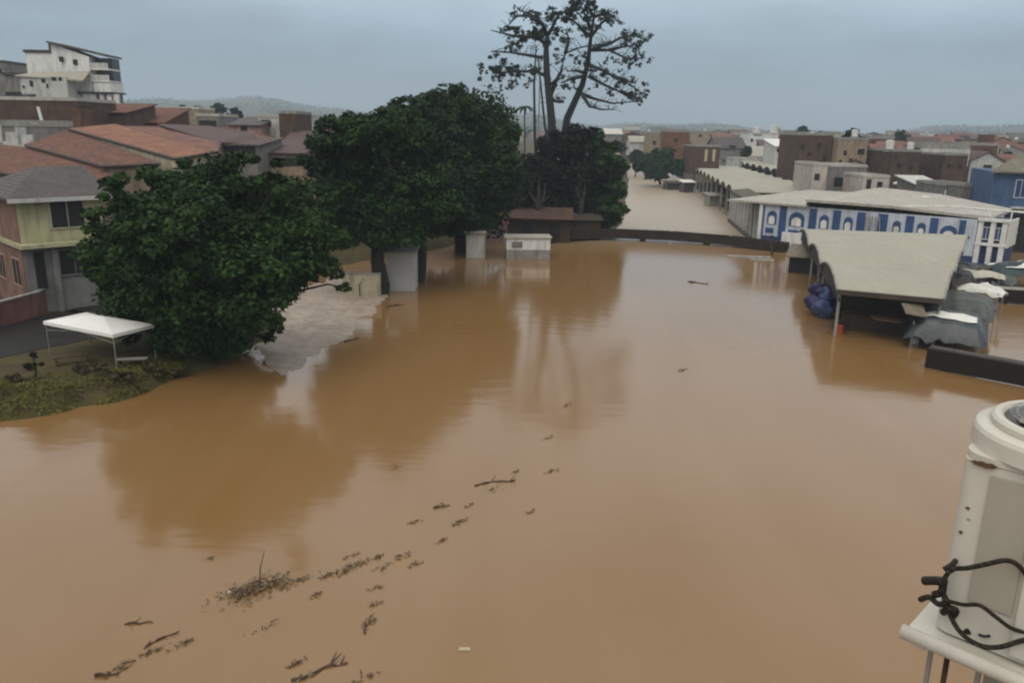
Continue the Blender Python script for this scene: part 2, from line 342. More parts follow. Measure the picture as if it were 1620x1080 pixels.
def tree(name, label, base, Y, blobs_px, n, size, m, group='large trees on the left bank', seed=1, tr=.35, fork=.35, dy=3, bark=None, stems=1, sub=.38, near=.8):
    rnd = random.Random(seed); base = Vector(base); o = thing(name, label, 'tree', base, 0, group)
    blobs = []; bl = [(.5, 0)]
    for (x, y, rp) in blobs_px:
        r = rp/FPX*Y*1.03; yy = Y+rnd.uniform(-dy, dy); c = PY(x, y, yy)-base; blobs.append((c, r))
    # depth: a second layer nearer and farther
    ex = []
    for c, r in blobs:
        if r > 1.6: ex.append((c+Vector((rnd.uniform(-.3, .3)*r, -1*r*near, -r*.2)), r*.75)); ex.append((c+Vector((rnd.uniform(-.3, .3)*r, r*.8, -r*.2)), r*.7))
    top = max(c.z for c, r in blobs); cx = sum(c.x for c, r in blobs)/len(blobs)
    mb = MB()
    for s in range(stems):
        off = Vector((rnd.uniform(-.8, .8), rnd.uniform(-.5, .5), 0)) if s else Vector((0, 0, 0))
        fk = Vector((cx*.3+off.x*1.5, off.y, top*fork)); limb(mb, off+Vector((0, 0, -1.2)), fk, tr*1.25, tr*.8, rnd, 5, .02)
        for c, r in blobs[s::stems]: limb(mb, fk-Vector((0, 0, .2)), c, tr*.45, tr*.1, rnd)
    mb.build('trunk', bark or M_bark, o, smooth=True)
    crown([(tuple(c), r) for c, r in blobs+ex], n, size, seed, m, o, sub=sub)
    return o
tree('bank_tree', 'wide low dark green tree leaning over the bank beside the white canopy tent', P(318, 556, .5), 43.3,
     [(240,320,50),(330,300,55),(430,322,58),(500,380,44),(190,395,58),(300,400,95),(400,420,85),(225,480,55),(330,480,80),(395,490,40),(155,352,26),(515,420,28),(270,520,42),(340,520,44),(160,430,34),(440,270,20),(545,455,12),(300,262,24),(385,262,26),(470,425,24),(180,300,30),(300,360,70),(380,350,70),(260,440,60),(350,430,70),(450,400,60),(240,360,50),(205,455,34),(255,500,36),(180,440,34),(420,300,40),(360,290,40),(260,300,40),(460,360,50),(250,500,44),(300,525,46),(370,530,42),(225,470,40),(420,515,32),(215,510,26),(340,545,36),(165,400,36)],
     95000, .17, M_leaf, seed=11, tr=.34, stems=2, sub=.40, near=.8)
tree('flooded_tree', 'big round dark tree whose trunk stands in flood water by the pale wall', P(604, 468, -.2), 62.5,
     [(560,225,54),(620,215,50),(575,195,34),(610,195,34),(530,212,32),(508,240,34),(520,290,46),(600,310,84),(655,300,62),(565,345,54),(635,345,54),(690,320,42),(525,345,36),(600,372,30),(510,200,18),(660,220,34),(495,330,24)],
     52000, .21, M_leaf, seed=12, tr=.62, fork=.3, near=.45)
tree('flooded_tree', 'narrow dark tree behind the big round one, its trunk right of the white kiosk', P(659, 450, -.2), 69,
     [(690,270,50),(670,330,46),(710,330,46),(700,215,46),(650,200,36),(735,340,26),(628,172,16),(660,355,26)],
     24000, .22, M_leafb, seed=13, tr=.6, fork=.3, near=.45)
tree('flooded_tree', 'tallest dense dark dome tree left of the bare-limbed tree', P(728, 403, -.2), 84,
     [(700,180,42),(755,192,52),(650,180,30),(725,262,70),(785,265,44),(700,330,50),(765,330,44),(790,215,32),(720,150,22),(802,310,26),(745,345,26),(635,168,16),(672,158,20)],
     46000, .25, M_leafy, seed=14, tr=.6, fork=.3, near=.45)
tree('canal_corner_tree', 'very dark bushy tree left of the thick bare trunks, above the rusty shack', P(850, 372, .5), 104,
     [(850,265,34),(830,300,32),(860,320,34),(845,345,20),(870,230,26),(822,260,18),(880,290,34),(875,345,26),(828,340,20),(830,318,22),(850,352,22),(872,270,26)], 20000, .36, M_leafd, seed=15, tr=.35, dy=2)
tree('canal_corner_tree', 'dark round-topped tree just right of the thick bare trunks', P(920, 368, .5), 107,
     [(905,225,28),(935,220,24),(905,270,36),(940,265,34),(920,310,38),(900,345,24),(940,345,26),(915,350,28),(895,355,22),(890,300,30),(890,330,30)], 22000, .36, M_leafd, seed=16, tr=.35, dy=2)
tree('canal_corner_tree', 'bushy dark tree at the canal corner, beside the end of the footbridge', P(962, 360, .4), 105,
     [(960,245,24),(975,262,18),(965,290,26),(955,325,28),(968,345,14),(945,230,18),(945,350,22),(975,300,18),(972,335,18)], 15000, .36, M_leaf, seed=17, tr=.3, dy=2)
tree('canal_tree', 'round green tree at the far end of the canal, in front of the brown houses', P(1045, 287, .8), 200,
     [(1025,255,17),(1050,252,20),(1070,262,14),(1040,268,18),(1010,262,9),(1075,272,9)], 6000, .55, M_leaf, group='small trees in the town', seed=18, tr=.3, dy=3)

# tall sparse tree, its limbs traced at true height and spread in depth
def tall():
    Y = 106.5; base = P(882, 366, .6); base.y = Y; base.x = PY(882, 360, Y).x; base.z = .6
    o = thing('sparse_tree', 'very tall open-limbed tree with sparse tufts standing against the grey sky', 'tree', base, 0)
    rnd = random.Random(5); mb = MB()
    def q(p, dy=0): return PY(p[0], p[1], Y+dy)-base
    def Zm(x, y): return (680+x*.2408, y*.2408)
    TR = [([(868,372),(870,300),(872,240),(873,193),(865,116),(864,79),(867,58)], .95, .26, 0),
          ([(892,372),(893,300),(892,230),(897,188),(921,135),(930,101),(936,48),(940,27)], .9, .14, 2), ([(878,372),(876,260),(862,200),(855,130),(851,92)], .3, .08, -2), ([(872,372),(868,230),(873,150),(884,118)], .35, .12, 1)]
    for pts, r0, r1, dy in TR:
        n = len(pts); mb.tube([q(p, dy) for p in pts], [r0+(r1-r0)*(i/(n-1))**.7 for i in range(n)])
    BR = [[(800,560),(860,480),(890,350),(1000,310),(1170,285)], [(760,500),(700,470),(560,470),(450,480),(400,460)], [(740,380),(620,360),(520,345),(400,340)],
          [(770,300),(700,240),(640,250),(560,290),(525,310)], [(640,250),(540,235),(400,200)], [(775,240),(740,160),(690,110),(580,60)], [(740,160),(640,100),(570,110),(500,180)],
          [(780,230),(820,150),(850,90),(960,50)], [(850,90),(800,95),(770,150)], [(1050,330),(1180,330),(1300,390),(1420,380)], [(1060,240),(1130,150),(1200,110),(1250,150)], [(1060,240),(1000,200),(960,150),(900,110)],
          [(1070,320),(1180,290),(1250,250),(1340,230),(1420,265)], [(1040,500),(1150,560),(1240,600),(1320,650)], [(1050,430),(1130,460),(1200,500),(1320,560),(1390,610)], [(1000,620),(1080,650),(1200,680),(1380,665)],
          [(1030,480),(960,465),(900,470)], [(1020,500),(930,520),(860,545)], [(890,350),(915,260),(890,190)], [(780,700),(800,580),(850,520)], [(1060,200),(1020,100),(1000,60)], [(1180,330),(1260,310),(1330,300)],
          [(1000,620),(1050,700),(1130,720),(1200,720)], [(790,640),(830,670),(880,675)], [(1040,380),(990,370)], [(1080,110),(1140,95),(1220,110)], [(1250,600),(1330,630),(1390,665)], [(1200,500),(1290,530),(1350,550)], [(720,1350),(690,900),(685,560),(695,370),(700,300)]]
    tips = []
    for i, b0 in enumerate(BR):
        dy0 = rnd.uniform(-1, 1)*4; n = len(b0); P3 = []
        for j, p in enumerate(b0): P3.append(q(Zm(*p), dy0*j/(n-1)+(1 if i % 2 else 0)))
        mb.tube(P3, [.26+(.06-.26)*j/(n-1) for j in range(n)], 6); tips.append(P3)
        for j in range(1, n):
            for _ in range(8):
                a = P3[j-1].lerp(P3[j], rnd.random()); e_ = a+Vector((rnd.uniform(-1.3, 1.3), rnd.uniform(-1.3, 1.3), rnd.uniform(-.5, 1.1)))
                mb.tube([a, a.lerp(e_, .5)+Vector((0, 0, .15)), e_], [.05, .035, .02], 4)
    mb.build('trunk', M_barkg, o, smooth=True)
    CL = [(960,60,2),(1010,70,2),(930,80,1.6),(880,90,1.5),(800,100,1.5),(830,130,1.2),(860,80,1.4),(770,150,1.5),(760,200,1.8),(800,250,1.5),(740,250,1.4),(700,230,.9),(620,240,1.6),(640,215,1.3),(600,290,1.3),(540,300,1),(520,170,.9),(490,185,.7),(580,105,.8),(640,90,.9),(700,130,.9),(575,45,.6),(680,100,.8),
          (1090,110,1.3),(1140,100,1),(1190,100,1.2),(1225,120,1),(1140,160,.9),(1245,150,.5),(1270,235,1),(1310,240,1.2),(1350,270,1.3),(1400,250,1.1),(1330,300,1.1),(1420,275,.7),(1380,380,1.2),(1430,380,.8),(1330,400,1.2),(1260,425,1.1),(1200,400,.8),(1340,430,.8),(1090,425,1),(1130,460,1.2),(1100,490,.8),(1180,500,.9),(1210,490,1),(1235,600,1.2),(1270,545,.8),(1300,540,1),(1345,570,1.2),(1380,610,1),(1310,650,1),(1370,665,.7),(1290,625,.9),(900,525,1.1),(870,560,.9),(930,560,1),(960,575,.6),(990,370,1),(975,395,.7),(1050,580,.7),(850,670,.8),(885,675,.5),
          (400,430,1.4),(480,430,1.6),(430,490,1.7),(380,500,1.1),(530,490,1.6),(590,500,1.7),(620,530,1),(470,600,.8),(500,545,.8),(560,540,1),(355,470,.9),(520,440,1.2),(860,390,.9),(830,410,.6),(970,180,1.2),(1000,210,1),(920,130,.9),(1030,120,.9),(780,310,1),(850,240,1),(1020,40,1.3),(970,40,1.2),(720,180,.8)]
    bl = []
    for x, y, s in CL:
        c = q(Zm(x, y), rnd.uniform(-2.5, 2.5))
        for _ in range(3): bl.append((tuple(c+Vector((rnd.uniform(-1.15, 1.15)*s, rnd.uniform(-1, 1)*s, rnd.uniform(-.55, .55)*s))), s*.40))
    crown(bl, 9000, .2, 21, mat('blue_green_leaves', (.020, .034, .022), .55, scale=.5, col2=(.010, .02, .015), island=True), o, sub=.5)
tall()

# ------------------------------------------------------------------ houses
WINME = {}
def winmesh(m):
    if m.name not in WINME:
        o = B(-.5, .5, -.07, .07, 0, 1).build('window', m); WINME[m.name] = o.data; bpy.data.objects.remove(o)
    return WINME[m.name]
def window(parent, x, y, z, w, h, rz=0, m=None, name='window', frame=None, sill=False):
    o = bpy.data.objects.new(name, winmesh(m or M_dark)); scene.collection.objects.link(o); o.parent = parent
    o.location = (x, y, z); o.scale = (w, 1, h); o.rotation_euler = (0, 0, rz)
    if frame:
        mb = MB(); ca, sa = cos(rz), sin(rz); t_ = .09
        for (a0, a1, b0, b1) in ((-w/2-t_, -w/2, 0, h), (w/2, w/2+t_, 0, h), (-w/2-t_, w/2+t_, h, h+t_), (-w/2-t_*1.5, w/2+t_*1.5, -t_, 0), (-.03, .03, .01, h-.01)):
            mb.box(a0/w, a1/w, -.11, .11, b0/h, b1/h)
        mb.build('frame', frame, o)
    return o
def house(name, label, loc, rz, w, d, h, wm_, rm, kind='gable', rh=1.6, wins=True, group=None, over=.35, seed=0, winm=None, base=2.0, cat='house', ridge='x'):
    """local frame: x along the front, front face at y=0 looking to -y, depth to +y"""
    rnd = random.Random(seed); o = thing(name, label, cat, loc, rz, group)
    mb = MB().box(-w/2, w/2, 0, d, -base, h)
    if kind == 'gable':
        if ridge == 'x':
            for s in (-1, 1): mb.add([(s*w/2, .01, h), (s*w/2, d-.01, h), (s*w/2, d/2, h+rh), (s*(w/2-.15), .01, h), (s*(w/2-.15), d-.01, h), (s*(w/2-.15), d/2, h+rh)], [(0, 1, 2), (3, 4, 5), (0, 2, 5, 3), (1, 2, 5, 4), (0, 1, 4, 3)])
            r_ = MB().slab([(-w/2-over, -over, h-.05), (w/2+over, -over, h-.05), (w/2+over, d/2, h+rh+.18), (-w/2-over, d/2, h+rh+.18)], .16)
            r_.slab([(-w/2-over, d/2+.004, h+rh+.18), (w/2+over, d/2+.004, h+rh+.18), (w/2+over, d+over, h-.05), (-w/2-over, d+over, h-.05)], .16)
        else:
            for y0 in (0, d-.15): mb.add([(-w/2+.01, y0, h), (w/2-.01, y0, h), (0, y0, h+rh), (-w/2+.01, y0+.15, h), (w/2-.01, y0+.15, h), (0, y0+.15, h+rh)], [(0, 1, 2), (3, 4, 5), (0, 2, 5, 3), (1, 2, 5, 4), (0, 1, 4, 3)])
            r_ = MB().slab([(-w/2-over, -over, h-.05), (0, -over, h+rh+.18), (0, d+over, h+rh+.18), (-w/2-over, d+over, h-.05)], .16)
            r_.slab([(.004, -over, h+rh+.18), (w/2+over, -over, h-.05), (w/2+over, d+over, h-.05), (.004, d+over, h+rh+.18)], .16)
    elif kind == 'shed':
        mb.add([(-w/2, 0, h), (w/2, 0, h), (w/2, d, h), (-w/2, d, h), (-w/2, d, h+rh), (w/2, d, h+rh)], [(0, 1, 5, 4), (1, 2, 5), (0, 4, 3), (3, 4, 5, 2)])
        r_ = MB().slab([(-w/2-over, -over, h+.1), (w/2+over, -over, h+.1), (w/2+over, d+over, h+rh+.25), (-w/2-over, d+over, h+rh+.25)], .14)
    else:
        r_ = MB().box(-w/2-.08, w/2+.08, -.08, d+.08, h+.003, h+.2)
        for q in (('a', -w/2, w/2, 0, .15), ('b', -w/2, w/2, d-.15, d), ('c', -w/2, -w/2+.15, .151, d-.151), ('d', w/2-.15, w/2, .151, d-.151)): r_.box(q[1], q[2], q[3], q[4], h+.2, h+.2+rh*.4)
    mb.build('wall', wm_, o); r_.build('roof', rm, o)
    if kind == 'flat' and w > 4 and rnd.random() < .55 and seed > 999:
        tx = rnd.uniform(-w*.3, w*.3); ty = rnd.uniform(1.2, d*.5)
        if rnd.random() < .6: MB().tube([(tx, ty, h+.203), (tx, ty, h+1.3), (tx, ty, h+1.5)], [.6, .7, .25], 12).build('water_tank', rnd.choice((M_white2, M_tarpb, M_white)), o)
        else: MB().box(tx-1.3, tx+1.3, ty, ty+2.4, h+.203, h+2.2).build('stair_room', rnd.choice((wm_, M_white2, M_beige)), o)
    if kind == 'flat' and rnd.random() < .4 and seed > 999: MB().box(-w/2-.01, w/2+.01, -.05, -.003, h-rnd.uniform(2.6, 3.2), h-.02).build('front_panel', rnd.choice((M_white2, M_cream, M_pink, M_grey)), o)
    if wins:
        ns = max(1, int(h//2.9)); nx = max(1, int(w//3.4))
        for s in range(ns):
            z = h-1.9-s*2.9
            for i in range(nx):
                if rnd.random() < .22: continue
                window(o, -w/2+(i+.5)*w/nx+rnd.uniform(-.3, .3), 0, z, rnd.choice((.9, 1.2, 1.5)), rnd.choice((1.0, 1.2)), 0, winm)
            if rnd.random() < .6: window(o, -w/2, d*rnd.uniform(.25, .6), z, 1.1, 1.1, pi/2, winm)
    return o
def hor(px): return 205-.01746*(810-px)
WALLC = {'bare brick': M_brick, 'brown brick': M_brick2, 'orange brick': M_brick3, 'white': M_white2, 'grey': M_grey, 'beige': M_beige, 'cream': M_cream, 'pink': M_pink}
ROOFC = {'clay tile': M_tile, 'orange tile': M_tileo, 'purple-brown tile': M_tilep, 'faded pink tile': M_tilel, 'grey tile': M_tileg}
# far rows; each row keeps its own count so every label points at one house
def row(Y, xa, xb, wr, yt, walls, roofs, flat, where, grp, seed, ang=.15):
    rnd = random.Random(seed); X = xa; k = 0
    while X < xb and k < 25:
        w = rnd.uniform(*wr); d = rnd.uniform(8, 12); Yh = Y+rnd.uniform(-4, 4); cx = X+w/2
        px = 810+FPX*cx/Yh/1.0; hz = hor(px); zt = 13-(rnd.uniform(*yt))/FPX*Yh*1.03; gz = float(hgt(cx, Yh)); h = max(2.8, zt-gz)
        wc = rnd.choice(walls); rc = rnd.choice(roofs); fl = rnd.random() < flat
        kind = 'flat' if fl else rnd.choice(('gable', 'gable', 'shed')); rh = rnd.uniform(1.0, 2.0)
        hh = max(2.8, h-(0 if fl else rh))
        rm = M_conc if fl else ROOFC[rc]
        lab = f"{wc} house, {'flat' if fl else rc} roof, {nth(k)} {where}"
        house('town_house', lab, (cx, Yh, gz), rnd.uniform(-ang, ang)-math.atan2(cx, Yh)*.5, w, d, hh, WALLC[wc], rm, kind, rh, Y < 420, grp, seed=seed*100+k, ridge=rnd.choice('xxy'))
        X += w+rnd.uniform(.3, 2.5 if Y < 300 else 8); k += 1
RC = ['first', 'second', 'third', 'fourth', 'fifth', 'sixth', 'seventh', 'eighth', 'ninth', 'tenth']
GL = 'tile-roofed houses on the left hillside'; GR = 'brick houses across the town behind the market'
br = ['bare brick', 'brown brick', 'bare brick', 'orange brick', 'beige', 'grey']; tl = ['clay tile', 'purple-brown tile', 'clay tile', 'faded pink tile']
for i, (Y, yt) in enumerate(((100, (0, 10)), (114, (-4, 4)), (132, (-4, 4)), (155, (-5, 3)), (185, (-6, 2)), (225, (-6, 1)), (280, (-5, 2)))):
    row(Y, -.72*Y if Y > 105 else -60, -.255*Y, (7, 12), (yt[0]+4, yt[1]+8), br, tl, .15, f'in {RC[i]} left hillside row', GL, 40+i)
MIX = ['bare brick', 'brown brick', 'bare brick', 'orange brick', 'brown brick', 'white', 'white', 'beige', 'pink', 'cream', 'grey']
for i, (Y, yt, xa) in enumerate(((150, (14, 40), .37), (166, (10, 28), .36), (184, (4, 20), .36), (206, (0, 15), .33), (235, (-2, 11), .29), (280, (-3, 9), .245), (340, (-4, 7), .13), (430, (-6, 5), .12), (560, (-7, 4), .12), (720, (-8, 3), .11))):
    row(Y, xa*Y+(3 if i < 5 else 0), .70*Y, (5.5, 10.5) if Y < 330 else (8, 15), yt, MIX if i > 2 else MIX[:5]+['beige', 'white'], tl, .45, f'in {RC[i]} town row behind market', GR, 60+i)
row(480, -.13*480, .1*480, (9, 14), (2, 12), MIX, tl, .4, 'in hazy row beyond the sparse tree', 'hazy houses beyond the trees', 90)

# -------- left bank: the houses stacked above the street, shaped from their roof outlines
def roof_house(name, label, pts, wm_, rm, base, th=.2, group=None, inset=.35):
    P3 = [PY(x, y, Y) for x, y, Y in pts]; c = sum(P3, Vector())/len(P3); o0 = Vector((c.x, c.y, base))
    o = thing(name, label, 'house', o0, 0, group); L = [p-o0 for p in P3]; cc = c-o0
    mb = MB().slab(L, th); mb.build('roof', rm, o)
    m_ = MB()
    for i in range(len(L)): m_.tube([L[i]-Vector((0, 0, .1)), L[(i+1) % len(L)]-Vector((0, 0, .1))], .13, 6)
    m_.build('roof_edge', M_dconc, o)
    W = [p+(Vector((cc.x, cc.y, 0))-Vector((p.x, p.y, 0))).normalized()*inset-Vector((0, 0, th+.02)) for p in L]
    MB().prism(W, -1.5).build('wall', wm_, o); return o, L
GH = 'stepped row houses above the left street'
roof_house('row_house', 'house with broad brown tile roof directly behind the yellow-green house', [(-70,262,61),(120,290,58),(192,301,58.5),(165,266,63.5),(40,233,77),(-70,222,79)], M_pink, M_tile, 2, group=GH)
roof_house('row_house', 'house with dark-edged brown roof wedged below the orange roof', [(165,262,62.5),(252,258,66.5),(108,205,83),(40,228.5,76)], M_beige, M_tile, 2.5, group=GH)
roof_house('row_house', 'house with the brightest orange tile roof, its long edge running down to the wide tree', [(108,203,82),(182,196,90),(336,240,73),(278,250,66.5)], M_cream, M_tileo, 3, group=GH)
o, L = roof_house('row_house', 'house with reddish pink roof and small cream gable beside the wide tree', [(196,200,92),(262,203,96),(348,226,82),(342,247,75),(285,239,75.5)], M_cream, M_tilel, 3.2, group=GH)
roof_house('row_house', 'house with rosy roof, upper left of the dark square opening', [(250,196,97),(330,199,98),(402,212,92),(402,226,88),(345,225,83)], M_pink, M_tilep, 4, group=GH)
def box_px(name, label, x0, x1, yt, yb, Y, dep, wm_, rm=None, wins=(), cat='house', group=None, rz=0, kind='flat', rh=.5, base=None, seed=1, wmat=None):
    a = PY(x0, yt, Y); b_ = PY(x1, yt, Y+(x1-x0)/FPX*Y*math.tan(rz)); bz = PY((x0+x1)/2, yb, Y).z if base is None else base
    w = (Vector((b_.x-a.x, b_.y-a.y))).length; m_ = (a+b_)/2
    o = house(name, label, (m_.x, m_.y, bz), rz, w, dep, a.z-bz-(rh if kind != 'flat' else 0), wm_, rm or M_conc, kind, rh, False, group, cat=cat)
    for (wx, wy, ww, wh) in wins:
        q = PY(wx, wy, Y); ww *= Y/FPX; wh *= Y/FPX
        window(o, (wx-(x0+x1)/2)*Y/FPX, 0, q.z-bz-wh/2, ww, wh, 0, wmat)
    return o
box_px('row_house', 'brown house with one big dark square opening above the wide tree', 347, 406, 222, 262, 84, 9, M_grey, M_tilep, [(377,243,50,28)], kind='shed', rh=.5, group=GH)
box_px('row_house', 'brown rendered house with a dark low doorway at right of the big square opening', 405, 478, 226, 262, 88, 9, M_beige, M_tilep, [(452,256,40,12)], kind='shed', rh=1.1, group=GH)
box_px('row_house', 'bright cream-white house with a dark lean-to roof, over the brown rendered house', 408, 441, 186, 216, 112, 7, M_white2, M_slab, [(420,195,14,10)], group=GH)
box_px('row_house', 'bare brick cube house between the cream-white and the far white house', 441, 469, 180, 216, 110, 8, M_brick2, M_conc, group=GH)
box_px('row_house', 'small low white house just left of the dark tree tops', 469, 492, 186, 216, 125, 8, M_white2, M_slab, group=GH)
box_px('row_house', 'mauve house under a dark sloping roof left of the cream-white house', 362, 410, 186, 222, 108, 8, M_pink, M_tileg, [(385,203,10,8)], kind='shed', rh=1.0, group=GH)
box_px('row_house', 'grey house with small white roof edge and recessed dark porch', 310, 346, 184, 214, 116, 8, M_grey, M_slab, [(328,196,26,10)], group=GH)
box_px('row_house', 'long low house with thin white roof edge near the hazy hill', 252, 314, 172, 210, 150, 8, M_beige, M_white2, group=GH)
box_px('row_house', 'brown brick house stepping down right of the white apartment block', 142, 196, 163, 215, 106, 9, M_brick2, M_tile, kind='shed', rh=1.2, group=GH)
box_px('row_house', 'wide brick house with brown tile roof, upper right of the orange roof', 196, 256, 170, 218, 112, 9, M_brick, M_tile, kind='shed', rh=2, group=GH)
# long brick house with white trim
bo = box_px('brick_house', 'long bare brick house with white trim lines, below the white apartment block', -60, 118, 157, 215, 98, 10, M_brick2, M_slab, group=GH)
for (x, w_) in ((-60+.5, .35), (62, .35)):
    px = (x-29)*98/FPX; MB().add([(px, -.12, 0), (px+w_, -.12, 0), (px+w_, -.005, 0), (px, -.005, 0), (px-.5, -.12, 3.4), (px-.5+w_, -.12, 3.4), (px-.5+w_, -.005, 3.4), (px-.5, -.005, 3.4)], [(0, 1, 5, 4), (1, 2, 6, 5), (3, 0, 4, 7), (4, 5, 6, 7), (2, 3, 7, 6)]).build('trim', M_white, bo)
box_px('brick_house', 'narrow dark-red brick tower standing at the end of the white-trimmed house', 112, 124, 168, 205, 94, 3, M_brick, M_dconc, group=GH)
# rubble-like white terrace at far left
to = thing('roof_terrace', 'whitish broken terrace walls left of the tile roofs', 'terrace', PY(20, 225, 84))
MB().box(-4.2, 2.2, 0, 5, -6, -.1).build('wall', M_white2, to)
m_ = MB(); m_.box(-4.2, -1.0, -.1, .1, -.098, 1.6); m_.box(-.9, .3, .3, .5, -.098, 1.0); m_.box(.5, .7, -.1, 1.5, -.098, 1.5); m_.box(.9, 2.1, 0, .2, -.098, .8); m_.build('parapet', M_white2, to)
MB().tube([(1.2, .6, -.1), (2.0, .6, 1.8), (2.4, .6, 1.9)], .06).build('pipe', M_metal, to)

# white apartment block
def apartment():
    Y = 135; s = Y/FPX; b0 = PY(110, 168, Y); o = thing('apartment_building', 'tall white apartment block with a slanting roof and stacked dark balconies', 'building', (b0.x, Y, b0.z-6))
    def X_(x): return (x-110)*s
    def Z_(y): return (168-y)*s+6
    m = MB(); m.add([(X_(93), 0, 0), (X_(155), -1.5, 0), (X_(155), -1.5, Z_(98)), (X_(93), 0, Z_(78)), (X_(93), 5, 0), (X_(155), 3.5, 0), (X_(155), 3.5, Z_(98)), (X_(93), 5, Z_(78))], [(0, 1, 2, 3), (1, 5, 6, 2), (5, 4, 7, 6), (4, 0, 3, 7), (3, 2, 6, 7)])
    m.box(X_(52), X_(93)-.01, .2, 4.5, 0, Z_(92)); m.build('wall', M_white, o)
    MB().slab([(X_(91), -.8, Z_(76)), (X_(183), -2.2, Z_(95)), (X_(183), 3.2, Z_(95)), (X_(91), 5.5, Z_(76))], .28).build('roof', M_dconc, o)
    m = MB(); m.box(X_(50), X_(94), 0, 4.6, Z_(92)+.003, Z_(88)); m.box(X_(83), X_(93.5), 1.2, 4, Z_(88)+.004, Z_(78)); m.build('roof_edge', M_dconc, o)
    m = MB()                                        # balcony stack at right
    for y in (133, 116): m.box(X_(155)+.01, X_(182), -1.6, 3, Z_(y), Z_(y-2.2))
    m.build('balcony_slab', M_white, o)
    MB().box(X_(155)+.02, X_(180), .3, 2.9, 0, Z_(98)).build('inner_wall', M_glass, o)
    for y in (116, 133):
        r_ = MB().box(X_(155)+.02, X_(182), -1.58, -1.45, Z_(y-2.2)+.003, Z_(y-2.2)+.85); r_.build('balcony_rail', M_white2, o)
    MB().box(X_(157), X_(183), -1.5, 2.8, Z_(147), Z_(134)).build('parapet', M_white, o)
    MB().box(X_(128), X_(186), -1.8, 2.85, Z_(149.5), Z_(147)-.003).build('ledge', M_dconc, o)
    for x in (132, 143, 155, 167, 178, 188): MB().box(X_(x)-.35, X_(x)+.35, -1.4, -.7, 0, Z_(150)).build('column', M_white, o)
    MB().box(X_(128), X_(191), -2.0, -1.2, 3.2, Z_(163)).build('balustrade', M_pink, o)
    MB().box(X_(64), X_(133), -4.5, -1.55, 0, Z_(128)).build('annex', M_white2, o)
    m = MB(); m.slab([(X_(60), -4.9, Z_(127)), (X_(155), -4.2, Z_(132)), (X_(155), -1.6, Z_(118)), (X_(80), -1.6, Z_(120))], .2); m.build('annex_roof', M_tin, o)
    for x, y, w_, h_ in ((69, 143, 3, 4), (81, 138, 5, 8), (99, 133, 6, 7), (115, 131, 7, 5), (124, 131, 5, 5), (104, 141, 3, 6)):
        window(o, X_(x), -4.5, Z_(y+h_/2), w_*s, h_*s)
    for x, y in ((110, 100), (132, 104)): window(o, X_(x), -.75-(x-110)*.015, Z_(y+5), .7, .8)
    MB().box(X_(37), X_(64)-.02, -3.5, 2, 0, Z_(127)).build('side_room', M_grey, o)
    MB().box(X_(35), X_(65), -3.8, 2.2, Z_(127)+.003, Z_(123)).build('side_roof', M_dconc, o)
apartment()
box_px('hill_house', 'white hillside house with a dark doorway at the left picture edge', -6, 37, 140, 165, 128, 8, M_white2, M_tileg, [(20,152,24,12)], kind='shed', rh=1.2)
box_px('hill_house', 'dark grey upper house above the white one, cut by the left picture edge', -30, 6, 99, 150, 140, 8, M_grey, M_dconc, [(-4,112,8,8)])

